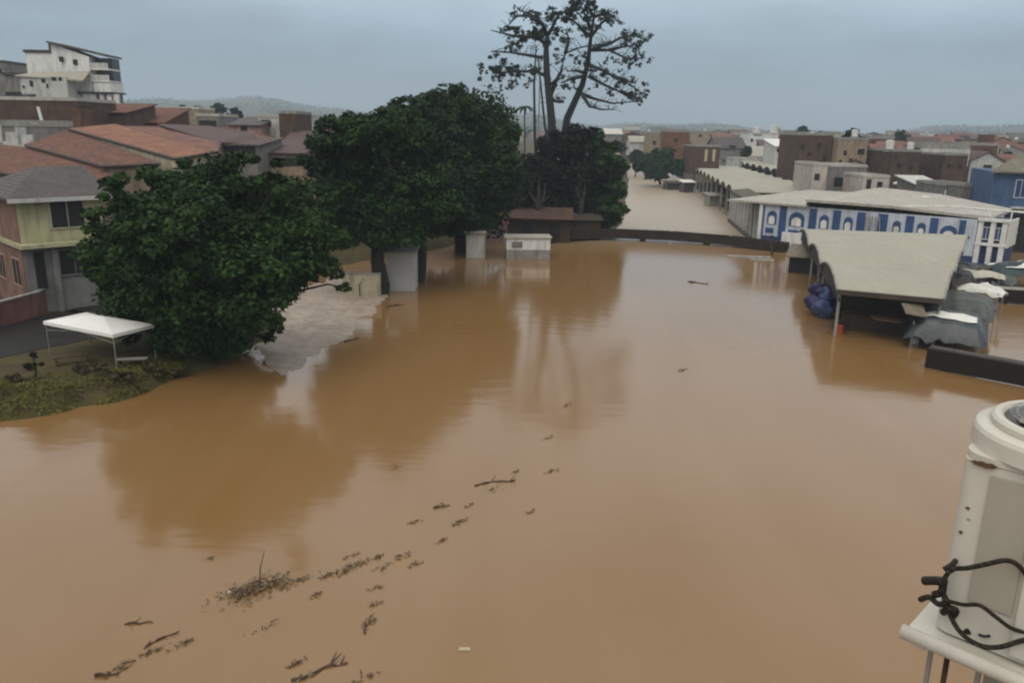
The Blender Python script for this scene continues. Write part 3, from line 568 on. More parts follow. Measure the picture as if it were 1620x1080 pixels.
# -------- yellow-green corner house
U = Vector((.70, .714, 0)); V = Vector((-.714, .70, 0)); ANG = math.atan2(U.y, U.x)
C0 = P(50, 497, .85)
M_side = mat('rough_reddish_render', (.21, .12, .09), .85, .25, 1, stain=(.10, .06, .05), bump=.4, bscale=6)
def yellow_house():
    o = thing('corner_house', 'two-storey yellow-green house with grey tiled roof and deep dark upper window', 'house', C0, ANG)
    def f(px, py):          # point on the street face
        q = PP(px, py, C0, Vector((U.y, -U.x, 0)))-C0; return q.dot(U), q.z
    xr = f(168, 400)[0]; zt = f(41, 314)[1]; zf = f(50, 391)[1]
    MB().box(0, xr, 0, 9, zf+.25, zt).build('upper_wall', M_yellowgreen, o); MB().box(0, xr, .02, 9, -1, zf-.02).build('lower_wall', M_grey, o)
    MB().box(-.3, xr+.3, -.9, 9.1, zf, zf+.24).build('ledge', M_yellowgreen, o)
    r_ = MB(); e = .6; hy = 4.5; zr = zt+1.75
    r_.add([(-e, -e, zt+.05), (xr+e, -e, zt+.05), (xr+e, 9+e, zt+.05), (-e, 9+e, zt+.05), (2.6, hy, zr), (xr+e, hy, zr), (-e, -e, zt-.1), (xr+e, -e, zt-.1), (xr+e, 9+e, zt-.1), (-e, 9+e, zt-.1)],
           [(0, 1, 5, 4), (1, 2, 5), (2, 3, 4, 5), (3, 0, 4), (0, 6, 7, 1), (1, 7, 8, 2), (2, 8, 9, 3), (3, 9, 6, 0), (9, 8, 7, 6)]); r_.build('roof', M_tileg, o)
    MB().box(-e, xr+e, -e-.12, -e, zt-.22, zt+.03).build('gutter', M_white2, o)
    def opening(x0, x1, y0, y1, nm, m, fr=None):
        a, z1 = f(x0, y0); b_, z0 = f(x1, y1); return window(o, (a+b_)/2, 0, z0, b_-a, z1-z0, 0, m, nm, fr)
    opening(77, 134, 318, 357, 'window', M_dark, M_cream); opening(52, 76, 399, 455, 'door', M_dark); opening(92, 143, 396, 430, 'window', M_dark, M_grey)
    a, z1 = f(79, 393); MB().box(a, a+.32, -.3, .015, 0, z1).build('pillar', M_grey, o)
    # left side wall, faced differently above and below
    MB().box(-.06, -.005, .1, 8.9, zf+.3, zt-.12).build('side_cladding', M_side, o)
    window(o, -.02, 1.6, zf-2.6, 1.7, 1.7, pi/2, M_dark, 'window', M_pink); window(o, -.02, 5.2, zf-2.6, 1.5, 1.6, pi/2, M_dark, 'window', M_pink)
    MB().box(-.07, -.005, .1, 8.9, -.9, zf-.1).build('side_wall', M_side, o)
    w1 = MB(); w1.box(0, .25, -.1, 9, 0, 1.5)
yellow_house()
fw = thing('garden_wall', 'low dull-red wall in front of the corner house at the left edge', 'wall', P(84, 487, .85), 0)
q = [P(88, 486, .85), P(60, 500, .85), P(-10, 521, .85), P(-60, 535, .85)]; m = MB()
for a, b_ in zip(q[:-1], q[1:]):
    a = a-fw.location; b_ = b_-fw.location; d = (b_-a).normalized(); n_ = Vector((-d.y, d.x, 0))*.12
    m.prism([a-n_+Vector((0,0,1.5)), b_-n_+Vector((0,0,1.5)), b_+n_+Vector((0,0,1.5)), a+n_+Vector((0,0,1.5))], -.5)
m.build('wall_panel', mat('dull_red_render', (.16, .075, .065), .85, .25, 1, stain=(.07, .045, .04)), fw)
m = MB()
for a, b_ in zip(q[:-1], q[1:]):
    a = a-fw.location; b_ = b_-fw.location; d = (b_-a).normalized(); n_ = Vector((-d.y, d.x, 0))*.17
    m.prism([a-n_+Vector((0,0,1.6)), b_-n_+Vector((0,0,1.6)), b_+n_+Vector((0,0,1.6)), a+n_+Vector((0,0,1.6))], 1.503)
m.build('coping', M_conc, fw)

# houses on the flooded street behind the trees
house('waterside_house', 'pale plastered house half hidden behind the wide tree, flood water at its door', (-27.5, 74, .6), radians(-8), 9, 8, 4.2, M_white2, M_tile, 'gable', 1.6, True, seed=3)
house('waterside_house', 'grey-white house glimpsed behind the round dark tree', (-18.6, 86, .3), radians(-6), 8, 8, 5, M_grey, M_tile, 'gable', 1.6, True, seed=4)
house('waterside_house', 'pinkish low house seen through the trunks, left of the white cabin', (-9.5, 98, .3), radians(-5), 9, 7, 3.4, M_pink, M_tile, 'gable', 1.4, True, seed=5)
# cream wall and white kiosk between the trunks
cw = thing('boundary_wall', 'cream wall standing in flood water left of the round tree trunk', 'wall', P(585, 468, 0))
MB().box(-2.1, .9, -.1, .1, -1, 1.75).build('wall_panel', M_cream, cw); MB().box(-2.15, .95, -.16, .16, 1.753, 1.85).build('coping', M_conc, cw)
MB().tube([(1.6-2.3, -.3, -.5), (-.75, -.3, .9), (-.4, -.3, 1.5)], [.05, .05, .03]).build('pipe', M_bark, cw)
def kiosk(name, label, p, w, d, h, m, roofm, rz=0, slope=.3, opening=True):
    o = thing(name, label, 'kiosk', p, rz)
    MB().box(-w/2, w/2, 0, d, -1, h).build('wall', m, o, bevel=.03)
    MB().slab([(-w/2-.2, -.35, h+.12), (w/2+.2, -.35, h+.12), (w/2+.2, d+.2, h+slope+.12), (-w/2-.2, d+.2, h+slope+.12)], .1).build('roof', roofm, o)
    if opening:
        window(o, 0, 0, h*.45, w*.6, h*.35, 0, M_grey, 'shutter'); MB().box(-w*.33, w*.33, -.3, -.075, h*.45-.08, h*.45-.01).build('counter', m, o)
    return o
kiosk('kiosk', 'plain white kiosk framed between two dark tree trunks in the flood', P(630, 466, 0)+Vector((0, 1.5, 0)), 2.3, 2.2, 3.1, mat('kiosk_white', (.42, .42, .41), .6, .06, 1), M_slab, opening=False)
kiosk('kiosk', 'slim white kiosk right of the last tree trunk', P(752, 408, 0), 1.9, 2, 2.6, M_white2, M_slab, opening=False)
kiosk('kiosk', 'dull pinkish kiosk behind the slim white one', P(782, 392, 0)+Vector((0, 3, 0)), 2.8, 2.5, 2.3, M_pink, M_tile, rz=.2, slope=.8)
cb = thing('cabin', 'long white cabin with grey lower band sitting in water by the footbridge end', 'cabin', P(836, 410, 0), radians(4))
MB().box(-2.3, 2.25, 0, 2.4, .95, 2.2).build('wall', M_white, cb, bevel=.03); MB().box(-2.28, 2.23, .02, 2.38, -1, .94).build('base', M_conc, cb)
MB().box(-2.5, 2.4, -.2, 2.6, 2.203, 2.3).build('roof', M_slab, cb); window(cb, -1.2, 0, 1.2, 1.1, .6, 0, M_grey, 'shutter')
rs = thing('shack', 'rusty low shack with reddish tin roof under the dark trees', 'shack', P(835, 378, .5)+Vector((0, 1, 0)), radians(-3))
MB().box(-5, 5, 0, 4, -1, 2.2).build('wall', M_wood, rs); MB().slab([(-5.4, -1, 2.4), (5.4, -1, 2.4), (5.4, 4.3, 3.3), (-5.4, 4.3, 3.3)], .1).build('roof', striped('rusty_tin', (.12, .06, .045), (.06, .035, .03), .3), rs)
for x in (-3.5, 0, 3.2): window(rs, x, 0, .6, 1.3, 1.2, 0, M_dark)
for i, (x, w_) in enumerate(((892, 3), (925, 4))):
    o = thing('shack', ['dark wooden stall at the foot of the thick bare trunks', 'dark lean-to between the trunks and the canal corner'][i], 'shack', P(x, 374, .5)+Vector((0, 1.5, 0)))
    MB().box(-w_/2, w_/2, 0, 2.5, -1, 1.8).build('wall', M_wood, o); MB().slab([(-w_/2-.3, -.5, 1.9), (w_/2+.3, -.5, 1.9), (w_/2+.3, 2.8, 2.4), (-w_/2-.3, 2.8, 2.4)], .08).build('roof', M_dconc, o)

# mast, pale tower and small palm behind the trees
ms = thing('mast', 'thin pale mast rising beside the sparse tree', 'mast', PY(848, 370, 118)); zt = PY(848, 92, 118).z-ms.location.z
MB().tube([(0, 0, -1), (0, 0, zt)], [.16, .08]).build('pole', M_metal, ms); MB().box(-.7, .7, -.05, .05, zt-.4, zt-.2).build('crossbar', M_metal, ms)
pm = thing('palm_tree', 'small fan-topped palm silhouetted between the trees', 'palm', PY(827, 300, 135)); ph = PY(827, 168, 135).z-pm.location.z
MB().tube([(0, 0, 0), (.2, 0, ph*.5), (0, 0, ph)], [.2, .13, .1]).build('trunk', M_barkg, pm)
m = MB()
for k in range(13):
    a = k*2*pi/13; dz = R.uniform(.1, .7); pts = [Vector((cos(a)*t_*2.0, sin(a)*t_*2.0, ph+dz*t_-1.3*t_*t_)) for t_ in (0, .33, .66, 1)]
    s_ = Vector((-sin(a), cos(a), 0))*.28
    vs_ = []
    for t_, p in enumerate(pts): vs_ += [p-s_*(1, 1.1, .8, .1)[t_]-Vector((0, 0, .12)), p, p+s_*(1, 1.1, .8, .1)[t_]-Vector((0, 0, .12))]
    m.add(vs_, [(i*3+j, i*3+j+1, i*3+j+4, i*3+j+3) for i in range(3) for j in range(2)])
m.build('frond', M_leafb, pm)

# -------- footbridge over the canal mouth
M_deckd = mat('dark_brown_concrete', (.026, .018, .013), .8, .35, 1.5, bump=.3)
fb = thing('footbridge', 'long dark low footbridge crossing the mouth of the canal', 'bridge', P(960, 375, 0))
tops = [P(848, 374, 1.0), P(900, 367, 1.2), P(960, 364, 1.25), P(1060, 368, 1.25), P(1150, 375, 1.15), P(1240, 386, 1.0)]
tops = [p-fb.location for p in tops]; m = MB(); rl = MB()
for a, b_ in zip(tops[:-1], tops[1:]):
    d = Vector((b_.x-a.x, b_.y-a.y, 0)).normalized(); n_ = Vector((-d.y, d.x, 0))
    m.slab([a, b_, b_+n_*2, a+n_*2], .95); u_ = Vector((0, 0, .16)); rl.slab([a+n_*.05+u_, b_+n_*.05+u_, b_+n_*.22+u_, a+n_*.22+u_], .157)
m.build('deck', M_deckd, fb); rl.build('kerb', M_deckd, fb)
for f_ in (.06, .3, .52, .74, .95):
    i = f_*5; k = int(i); p = tops[k].lerp(tops[min(5, k+1)], i-k); MB().box(p.x-.25, p.x+.25, p.y+.4, p.y+1.8, -2, p.z-.953).build('pier', M_dconc, fb)
for (x, y, L_, a_) in ((1185, 407, 4.6, -.12), (1205, 412, 2.5, -.3)):
    o = MB().box(-L_/2, L_/2, -.5, .5, -.2, .12).build('floating_board', M_conc); o.location = P(x, y, 0); o.rotation_euler = (0, 0, a_); tag(o, 'pale board awash, ' + ('longer, nearer the footbridge' if L_ > 3 else 'shorter, farther from the footbridge'), 'board')
o = MB().tube([(0, 0, -1), (0, 0, 1.6), (.35, 0, 2.2)], .12).build('leaning_post', M_wood); o.location = P(1222, 404, 0); o.rotation_euler = (0, -.25, 0); tag(o, 'short reddish post leaning from the water at the right footbridge end', 'post')

# ------------------------------------------------------------------ right bank: blue and white market building
FA = P(1197, 389, 0); FB = P(1532, 425, 0); FB = Vector((46.6, 80.0, 0))
fu = (FB-FA).normalized(); fang = math.atan2(fu.y, fu.x); FL = (FB-FA).length; fv = Vector((-fu.y, fu.x, 0))
def fx(px, py=345):
    return (PP(px, py, FA, fv)-FA).dot(fu)
def fz(px, py): return PP(px, py, FA, fv).z
def wpt(o_, lx, ly, z): return o_+fu*lx+fv*ly+Vector((0, 0, z))
mk = thing('market_building', 'long blue and white market building with arched painted bays', 'building', FA, fang)
HB = 5.05
MB().box(0, FL, 0, 14, -1, HB).build('wall', M_lblue, mk)
MB().box(-.03, FL+.03, -.05, -.003, -1, 1.35).build('painted_base', M_blued, mk)
def pil(x0, x1, m=M_blue, z0=1.36, z1=HB-.15, nm='pilaster'): return MB().box(fx(x0), fx(x1), -.09, -.004, z0, z1).build(nm, m, mk)
for a, b_ in ((1200.5, 1209), (1233, 1244), (1280, 1292), (1318, 1330), (1356, 1369), (1390, 1405), (1434, 1447), (1473, 1486), (1520, 1530)): pil(a, b_)
MB().box(.02, .42, -.25, -.004, 0, HB).build('corner_column', M_white, mk)
def arch(xc, w, z0, h, inner=True):
    n = 12; hw = w/2; rad = min(hw, h*.45)
    def outline(hw, h, z0, rad):
        return [(-hw, z0)]+[(hw*-cos(pi*i/n), z0+h-rad+rad*sin(pi*i/n)) for i in range(n+1)]+[(hw, z0)]
    pts = outline(hw, h, z0, rad); v = [(xc+x, -.075, z) for x, z in pts]+[(xc+x, -.004, z) for x, z in pts]; k = len(pts)
    o = MB().add(v, [tuple(range(k)), tuple(range(2*k-1, k-1, -1))]+[(i, (i+1) % k, (i+1) % k+k, i+k) for i in range(k)]).build('arched_panel', M_blue, mk)
    if inner:
        pts = outline(hw*.62, h*.62, z0+.02, rad*.6); v = [(xc+x, -.12, z) for x, z in pts]+[(xc+x, -.079, z) for x, z in pts]
        MB().add(v, [tuple(range(k)), tuple(range(2*k-1, k-1, -1))]+[(i, (i+1) % k, (i+1) % k+k, i+k) for i in range(k)]).build('inner_panel', M_white, o)
for x0, x1 in ((1214, 1229), (1297, 1312), (1336, 1350), (1414, 1427), (1453, 1467)): arch((fx(x0)+fx(x1))/2, fx(x1)-fx(x0), 2.75, 1.55)
arch((fx(1249)+fx(1273))/2, fx(1273)-fx(1249), 2.75, 1.6); arch((fx(1491)+fx(1518))/2, fx(1518)-fx(1491), 2.75, 1.5)
for x0, x1 in ((1213, 1226), (1249, 1266)): MB().box(fx(x0), fx(x1), -.08, -.004, 1.75, 2.3).build('lower_panel', M_blue, mk)
MB().box(fx(1241), fx(1273), -.3, -.055, .25, 2.0).build('sign_board', M_white, mk)
m = MB()
for i in range(5): x = fx(1371)+i*.35; m.tube([(x, -.3, 1.4), (x+R.uniform(-.2, .2), -.35, 3.2), (x, -.3, 4.6)], .07)
m.build('pipe', M_metal, mk)
# roofs
MB().box(-4.0, fx(1278), -.5, 26, HB+.003, HB+.22).build('flat_roof', M_slab, mk)
rb = MB(); p1 = fx(1276); rb.slab([(p1, -.9, 5.95), (p1+9.0, -.3, 5.85), (FL+1.2, .2, 5.35), (FL+1.4, 9, 5.7), (p1+9, 20, 6.1), (p1-.2, 27, 6.1)], .28); rb.build('raised_roof', M_slab, mk)
MB().box(p1+.1, FL-.1, .3, 13.5, HB+.004, 5.05+.06).build('roof_gap_shade', M_dark, mk)  # dark sheet painted for the shade beneath the raised roof
m = MB().box(p1+.02, p1+.3, -.6, 26, HB+.224, 5.60); m.build('gable_wall', M_dconc, mk)
m = MB()
for i in range(10): m.box(p1+1+i*1.45, p1+1.18+i*1.45, .4, .6, 5.115, 5.42)
m.build('roof_post', M_dconc, mk)
MB().box(FL-7, FL+1, .205, .35, 5.5, 5.62).build('roof_edge', M_white, mk)

# right end tower with tall white columns
te = thing('corner_annex', 'tall narrow blue annex with white columns at the right end of the market', 'building', wpt(FA, FL+.05, 0, 0), fang)
w_ = 2.6; MB().box(0, w_, .4, 5, -1, 5.0).build('wall', M_blued, te)
for i, x in enumerate((.25, 1.35, 2.35)):
    MB().box(x-.22, x+.22, -.05, .39, .7, 4.95).build('column', M_white, te)
MB().box(-.02, w_+.1, -.1, .39, 2.55, 2.8).build('band', M_white, te); MB().box(-.02, w_+.1, -.2, .39, 4.96, 5.25).build('cornice', M_white, te)
for x in (.8, 1.85): window(te, x, .4, 3.2, .6, 1.1, 0, M_blue, 'window', M_white)
MB().box(w_+.003, w_+.15, .2, 5, 2.4, 5.1).build('side_screen', M_pink if False else M_white, te)
MB().box(-.3, w_+.5, -.6, 1.2, -.8, .75).build('plinth', M_blue, te)
m = MB()
for i in range(7):
    a = wpt(Vector((0, 0, 0)), 0, 0, 0)
m.tube([(-8, 1, 5.75), (-3, 1, 6.1), (w_, 1, 6.0), (w_+7, 3, 5.7)], .09, 6); m.tube([(w_-1.6, 1, 5.1), (w_-2.2, 1, 6.0)], .07); m.tube([(w_, 1, 5.1), (w_, 1, 6.0)], .07)
m.build('rail', M_white, te)

# blue house at the right edge
bh = thing('blue_house', 'bright blue house with white arched window surrounds at the right edge', 'house', P(1552, 396, 0)+Vector((0, 0, 0)), radians(-18))
ox = bh.location; MB().box(0, 22, 0, 12, -1, 9.2).build('wall', M_navywall, bh)
MB().box(2.2, 23, -.9, 0-.003, 5.1, 5.3).build('ledge', M_white2, bh)
MB().slab([(-.6, -.8, 9.3), (22.6, -.8, 9.3), (22.6, 6, 12), (5, 6, 12)], .2).build('roof', M_tilegr, bh)
MB().slab([(2.0, -.9, 4.9), (10, -.9, 4.9), (10, 1, 5.05), (2, 1, 5.05)], .15).build('canopy', M_white2, bh)
for x in (3.0, 5.6, 8.2, 10.8):
    wv = window(bh, x, 0, 6.4, 1.1, 1.9, 0, M_blued, 'window', M_lblue)
window(bh, 4.2, 0, 0, 4.6, 4.3, 0, M_dark, 'doorway')
rk = thing('red_kiosk', 'small red kiosk in the dark doorway of the blue house', 'kiosk', P(1583, 399, 0), radians(-15))
MB().box(-1.2, 1.2, 0, 1.6, -1, 2.4).build('wall', M_red, rk, bevel=.04); MB().box(-1.3, 1.3, -.3, 1.7, 2.403, 2.5).build('roof', M_white2, rk); window(rk, 0, 0, 1.0, 1.5, .8, 0, mat('dark_red', (.12, .02, .012), .6), 'shutter')

# arcade along the canal: barrel vaulted halls and their pillars
def vaults(name, label, A, Bv, wd, z, n, sag, group=None, posts=True, cat='market hall', tin=None, wdB=None, angle_in=None, skirt=M_tarp):
    """n barrel vaults between A and B along the canal edge; each spans inland by wd"""
    A = Vector(A); Bv = Vector(Bv); d = (Bv-A); L = d.length; d.normalize(); nrm = Vector((d.y, -d.x, 0)); o = thing(name, label, cat, A, math.atan2(d.y, d.x), group)
    # local x along the edge, local -y inland
    for i in range(n):
        x0 = L*i/n; x1 = L*(i+1)/n; m = MB(); K = 10; ws = [wd+(((wdB or wd)-wd)*t_) for t_ in (i/n, (i+1)/n)]
        top = []
        for k in range(K+1):
            t_ = k/K; x = x0+(x1-x0)*t_; zz = z+sag*4*t_*(1-t_); w2 = ws[0]+(ws[1]-ws[0])*t_
            top.append(((x, 0, zz), (x, -w2, zz)))
        v = []
        for a, b_ in top: v += [a, b_, (a[0], a[1], a[2]-.1), (b_[0], b_[1], b_[2]-.1)]
        f = []
        for k in range(K):
            s_ = 4*k; f += [(s_, s_+1, s_+5, s_+4), (s_+2, s_+6, s_+7, s_+3), (s_, s_+4, s_+6, s_+2), (s_+1, s_+3, s_+7, s_+5)]
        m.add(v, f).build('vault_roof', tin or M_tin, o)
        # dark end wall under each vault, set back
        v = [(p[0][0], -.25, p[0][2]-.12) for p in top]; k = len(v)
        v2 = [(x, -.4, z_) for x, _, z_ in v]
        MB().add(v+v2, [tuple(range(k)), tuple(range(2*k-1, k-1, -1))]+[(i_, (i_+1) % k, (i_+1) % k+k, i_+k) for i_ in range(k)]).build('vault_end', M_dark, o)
        if posts: MB().box(x0+.05, x0+.35, -.5, -.2, -1.5, z).build('post', M_conc, o)
    MB().box(0, L, -wd*.55, -wd*.5, -1, z-.3).build('inner_wall', M_dconc, o)
    return o
hA = Vector((29.6, 97.5, 0)); gal = thing('arcade_gallery', 'open gallery with pale pillars along the canal side of the market', 'arcade', hA, math.atan2(24, 3.2))
gl = 24.4; m = MB().slab([(0, .3, 4.75), (gl, .3, 4.75), (gl, -2.5, 5.0), (0, -2.5, 5.0)], .2); m.build('eave', mat('mossy_concrete', (.10, .095, .065), .9, .4, 1), gal)
MB().box(0, gl, -2.9, -2.7, -1, 4.7).build('back_wall', M_conc, gal)
for i in range(9): MB().box(.2+i*2.95, .75+i*2.95, -.35, .1, -1, 4.55).build('pillar', M_white2, gal)
for i in range(8): MB().box(1.2+i*2.95, 2.6+i*2.95, -2.695, -2.62, 0, 2.3).build('doorway', M_dark, gal)
gc = Vector((33, 122, 0)); MB().box(.3, gl-.3, -.25, .2, -.9, .45).build('low_wall', M_dconc, gal)
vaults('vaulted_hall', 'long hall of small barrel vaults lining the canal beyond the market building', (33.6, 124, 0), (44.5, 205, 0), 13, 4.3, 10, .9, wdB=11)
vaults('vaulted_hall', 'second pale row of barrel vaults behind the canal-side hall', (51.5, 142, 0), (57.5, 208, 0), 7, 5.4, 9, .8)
# small stalls at the canal edge
for i, (x, y, w_, h_, m1, lab) in enumerate(((1086, 300, 3.2, 2.3, M_white, 'bright white stall roof at the far canal edge'), (1128, 322, 3.2, 2.0, M_conc, 'pale concrete stall midway along the canal edge'), (1062, 296, 4, 1.6, M_dconc, 'dark stall at the canal edge left of the white one'))):
    p = P(x, y+4, 0); o = thing('canal_stall', lab, 'stall', p, .2)
    MB().slab([(-w_/2, -1.5, h_), (w_/2, -1.5, h_), (w_/2, 1.5, h_+.4), (-w_/2, 1.5, h_+.4)], .12).build('roof', m1, o); MB().box(-w_/2+.3, w_/2-.3, -.9, 1.2, -1, h_-.15).build('wall', M_dconc if i != 1 else M_conc, o)
    for s in (-1, 1): MB().tube([(s*(w_/2-.15), -1.35, -1), (s*(w_/2-.15), -1.35, h_-.1)], .06).build('post', M_metal, o)

# -------- open market shed in the foreground right (three shallow vaults on a trapezoid plan)
def shed():
    z0 = 3.3; S0 = P(1326, 457, z0); S1 = P(1492, 472, z0); T0 = P(1266, 366, 3.6); T1 = P(1532, 376, 3.9)
    o = thing('market_shed', 'big open market shed with pale scalloped metal roof standing in the flood', 'shed', (S0.x, S0.y, 0)); O = Vector((S0.x, S0.y, 0))
    n = 3; K = 14; sag = .75; ts = [0, .34, .66, 1.0]
    def pt(t_, s_): return S0.lerp(T0, t_).lerp(S1.lerp(T1, t_), s_)-O
    for i in range(n):
        v = []; f = []; S = 10
        for k in range(K+1):
            q = k/K; t_ = ts[i]+(ts[i+1]-ts[i])*q; up = sag*(1-(2*q-1)**2)
            for j in range(S+1): v.append(pt(t_, j/S)+Vector((0, 0, up)))
        nn = len(v); v += [p-Vector((0, 0, .1)) for p in v]
        for k in range(K):
            for j in range(S):
                a = k*(S+1)+j; f += [(a, a+1, a+S+2, a+S+1), (nn+a, nn+a+S+1, nn+a+S+2, nn+a+1)]
        for k in range(K):
            for j in (0, S): a = k*(S+1)+j; f.append((a, a+S+1, nn+a+S+1, nn+a))
        for j in range(S):
            for k in (0, K): a = k*(S+1)+j; f.append((a, a+1, nn+a+1, nn+a))
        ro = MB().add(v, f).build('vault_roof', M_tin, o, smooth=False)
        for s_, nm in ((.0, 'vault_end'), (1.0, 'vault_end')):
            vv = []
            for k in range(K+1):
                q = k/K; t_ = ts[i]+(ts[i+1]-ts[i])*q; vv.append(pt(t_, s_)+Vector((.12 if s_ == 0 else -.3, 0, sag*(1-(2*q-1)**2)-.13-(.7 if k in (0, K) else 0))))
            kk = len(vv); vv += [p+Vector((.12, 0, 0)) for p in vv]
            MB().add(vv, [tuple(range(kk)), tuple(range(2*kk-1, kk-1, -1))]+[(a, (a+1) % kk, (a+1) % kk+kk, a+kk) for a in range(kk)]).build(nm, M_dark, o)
            # rim of the vault
            MB().tube([pt(ts[i]+(ts[i+1]-ts[i])*k/K, s_)+Vector((-.04 if s_ == 0 else .04, 0, sag*(1-(2*k/K-1)**2)-.05)) for k in range(K+1)], .09, 6).build('roof_rim', M_conc, o)
    for t_ in ts:
        for s_ in (.03, .5, .97):
            if s_ == .5 and t_ == 0: continue
            p = pt(t_ if t_ else .012, s_); MB().tube([(p.x, p.y, -1.6), (p.x, p.y, p.z-.05)], .11).build('post', M_conc, o)
    a = pt(0, 0); b_ = pt(0, 1); d = (b_-a).normalized(); n_ = Vector((-d.y, d.x, 0))*.14
    MB().slab([a-n_-Vector((0,0,.04)), b_-n_-Vector((0,0,.04)), b_+n_-Vector((0,0,.04)), a+n_-Vector((0,0,.04))], .3).build('front_beam', M_dconc, o)
    m = MB()                                       # market benches and partition walls in the gloom
    for t_, h_ in ((.10, 1.1), (.24, 1.9), (.5, 2.2), (.8, 2.2)):
        a = pt(t_, .12); b_ = pt(t_, .92); a.z = b_.z = h_; m.slab([a, b_, b_+Vector((.6, 1.2, 0)), a+Vector((.6, 1.2, 0))], h_+1)
    m.build('stall_partition', M_wood, o)
    a = pt(.03, .35); q = a; MB().slab([(q.x, q.y-.6, 1.5), (q.x+1.6, q.y-1.2, 1.4), (q.x+1.8, q.y, 1.5), (q.x+.2, q.y+.6, 1.6)], .06).build('counter_top', M_wood, o)
    p = pt(0, .62); MB().slab([(p.x-.1, p.y-1.0, 2.35), (p.x+1.1, p.y-1.3, 2.2), (p.x+1.3, p.y-.2, 2.75), (p.x, p.y-.1, 2.8)], .07).build('awning', mat('tan_canvas', (.17, .14, .10), .8, .2, 2), o)
    return o
shed()
def tarp(name, label, c, w, d, h, m, rz=0, peak=.5, drop=.7, seed=0, posts=True, cat='tarpaulin stall', strip_=None, group=None, posth=None):
    rnd = random.Random(seed); o = thing(name, label, cat, c, rz, group); n = 14; v = []; f = []
    off = Vector((seed*3.1, seed*1.7, 0))
    for i in range(n+1):
        for j in range(n+1):
            x = (i/n-.5); y = (j/n-.5); e = max(abs(x), abs(y))*2
            z = h+peak*(1-abs(y)*2)*(1-.35*abs(x)*2)+.22*noise.noise(Vector((x*4, y*4, 0))+off)+.08*noise.noise(Vector((x*14, y*9, 3))+off)
            s = 1.0
            if e > .82: z -= drop*(e-.82)/.18*(.75+.5*noise.noise(Vector((x*7, y*7, 9))+off)); s = 1/max(e, .001)*(.84+.1*(e-.82)/.18)*1.12 if e > .92 else 1
            v.append((x*w*s, y*d*s, z))
    for i in range(n):
        for j in range(n): a = i*(n+1)+j; f.append((a, a+1, a+n+2, a+n+1))
    k = len(v); v += [(x, y, z-.02) for x, y, z in v]; f += [tuple(q+k for q in ff[::-1]) for ff in f]
    MB().add(v, f).build('tarpaulin', m, o, smooth=True)
    if strip_:
        mb = MB(); vv = []
        for t_ in range(9):
            x = -.36+.72*t_/8
            for y in strip_: vv.append((x*w, y*d, h+peak*(1-abs(y)*2)*(1-.35*abs(x)*2)+.22*noise.noise(Vector((x*4, y*4, 0))+off)+.08*noise.noise(Vector((x*14, y*9, 3))+off)+.07))
        mb.add(vv, [(2*i, 2*i+1, 2*i+3, 2*i+2) for i in range(8)]); mb.build('white_strip', M_tarpw, o, smooth=True)
    if posts:
        for a in (-1, 1):
            for b_ in (-1, 1): MB().tube([(a*w*.42, b_*d*.42, -1.3), (a*w*.42, b_*d*.42, h)], .05).build('pole', M_metal, o)
    return o
tarp('tarpaulin_stall', 'dark slate tarpaulin stall with a white strip over it, nearest the brown deck', P(1508, 556, 0)+Vector((0, 1.2, 0)), 4.4, 3.6, 1.75, M_tarp, -.5, .7, 1.5, 1, strip_=(-.30, -.12))
tarp('tarpaulin_stall', 'grey-green tarpaulin stall behind the dark slate one', P(1528, 530, 0)+Vector((0, 1.2, 0)), 4.0, 3.4, 2.2, M_tarpg, -.6, .6, 1.2, 2)
tarp('tarpaulin_stall', 'white sagging canvas spread between the tarpaulins behind the slate stall', P(1560, 505, 0)+Vector((0, 1, 0)), 3.0, 1.1, 2.0, M_tarpw, -.9, .5, .25, 3)
tarp('tarpaulin_stall', 'cream canvas stall below the tall columned annex', P(1545, 462, 0)+Vector((0, 1, 0)), 4.6, 1.5, 1.5, mat('cream_canvas', (.45, .43, .36), .6, .1, 1.5), -.35, .3, .3, 4)
tarp('tarpaulin_stall', 'black tarpaulin stall at the right end of the pale shed roof', P(1512, 475, 0)+Vector((0, 1, 0)), 3.2, 3.0, 2.0, mat('black_tarpaulin', (.016, .016, .015), .4, .3, 2), -.4, .5, .9, 5)
tarp('tarpaulin_stall', 'dark teal stall with a bright white corner at the right picture edge', P(1622, 458, 0)+Vector((0, 1, 0)), 4.4, 3.0, 1.9, mat('teal_tarpaulin', (.02, .045, .055), .4, .3, 2), -.3, .5, .9, 6, strip_=(-.45, .05))
tarp('tarpaulin_stall', 'low brownish tarpaulin between the cream canvas and the teal stall', P(1568, 448, 0)+Vector((0, 1, 0)), 3.4, 2.4, 1.2, M_dconc, -.2, .4, .5, 7)
# barrel and sacks by the shed, small floating things
bb = thing('blue_sacks', 'heap of blue and purple plastic sacks at the left front of the shed', 'sacks', P(1306, 505, 0)+Vector((0, .6, 0)))
for i, (x, y, z, r_) in enumerate(((0, 0, .7, .75), (.7, .5, .8, .7), (-.3, 1.0, .9, .7), (.3, .3, 1.7, .6), (-.2, .9, 1.9, .55), (.5, 1.2, 1.6, .6))):
    bm = bmesh.new(); bmesh.ops.create_icosphere(bm, subdivisions=3, radius=r_)
    for v in bm.verts: v.co += v.normal*.38*noise.noise(v.co*1.9+Vector((i*3, 0, 0))); v.co.z *= .85; v.co += Vector((x, y, z))
    me = bpy.data.meshes.new('sack'); bm.to_mesh(me); bm.free(); me.polygons.foreach_set('use_smooth', [True]*len(me.polygons))
    link(me, 'sack', M_tarpb if i % 3 else mat('pale_blue_plastic', (.06, .08, .19), .5, .2, 3), bb)
MB().tube([(0, 0, -1), (0, 0, .7)], [.05, .05]).build('post', M_wood, bb)
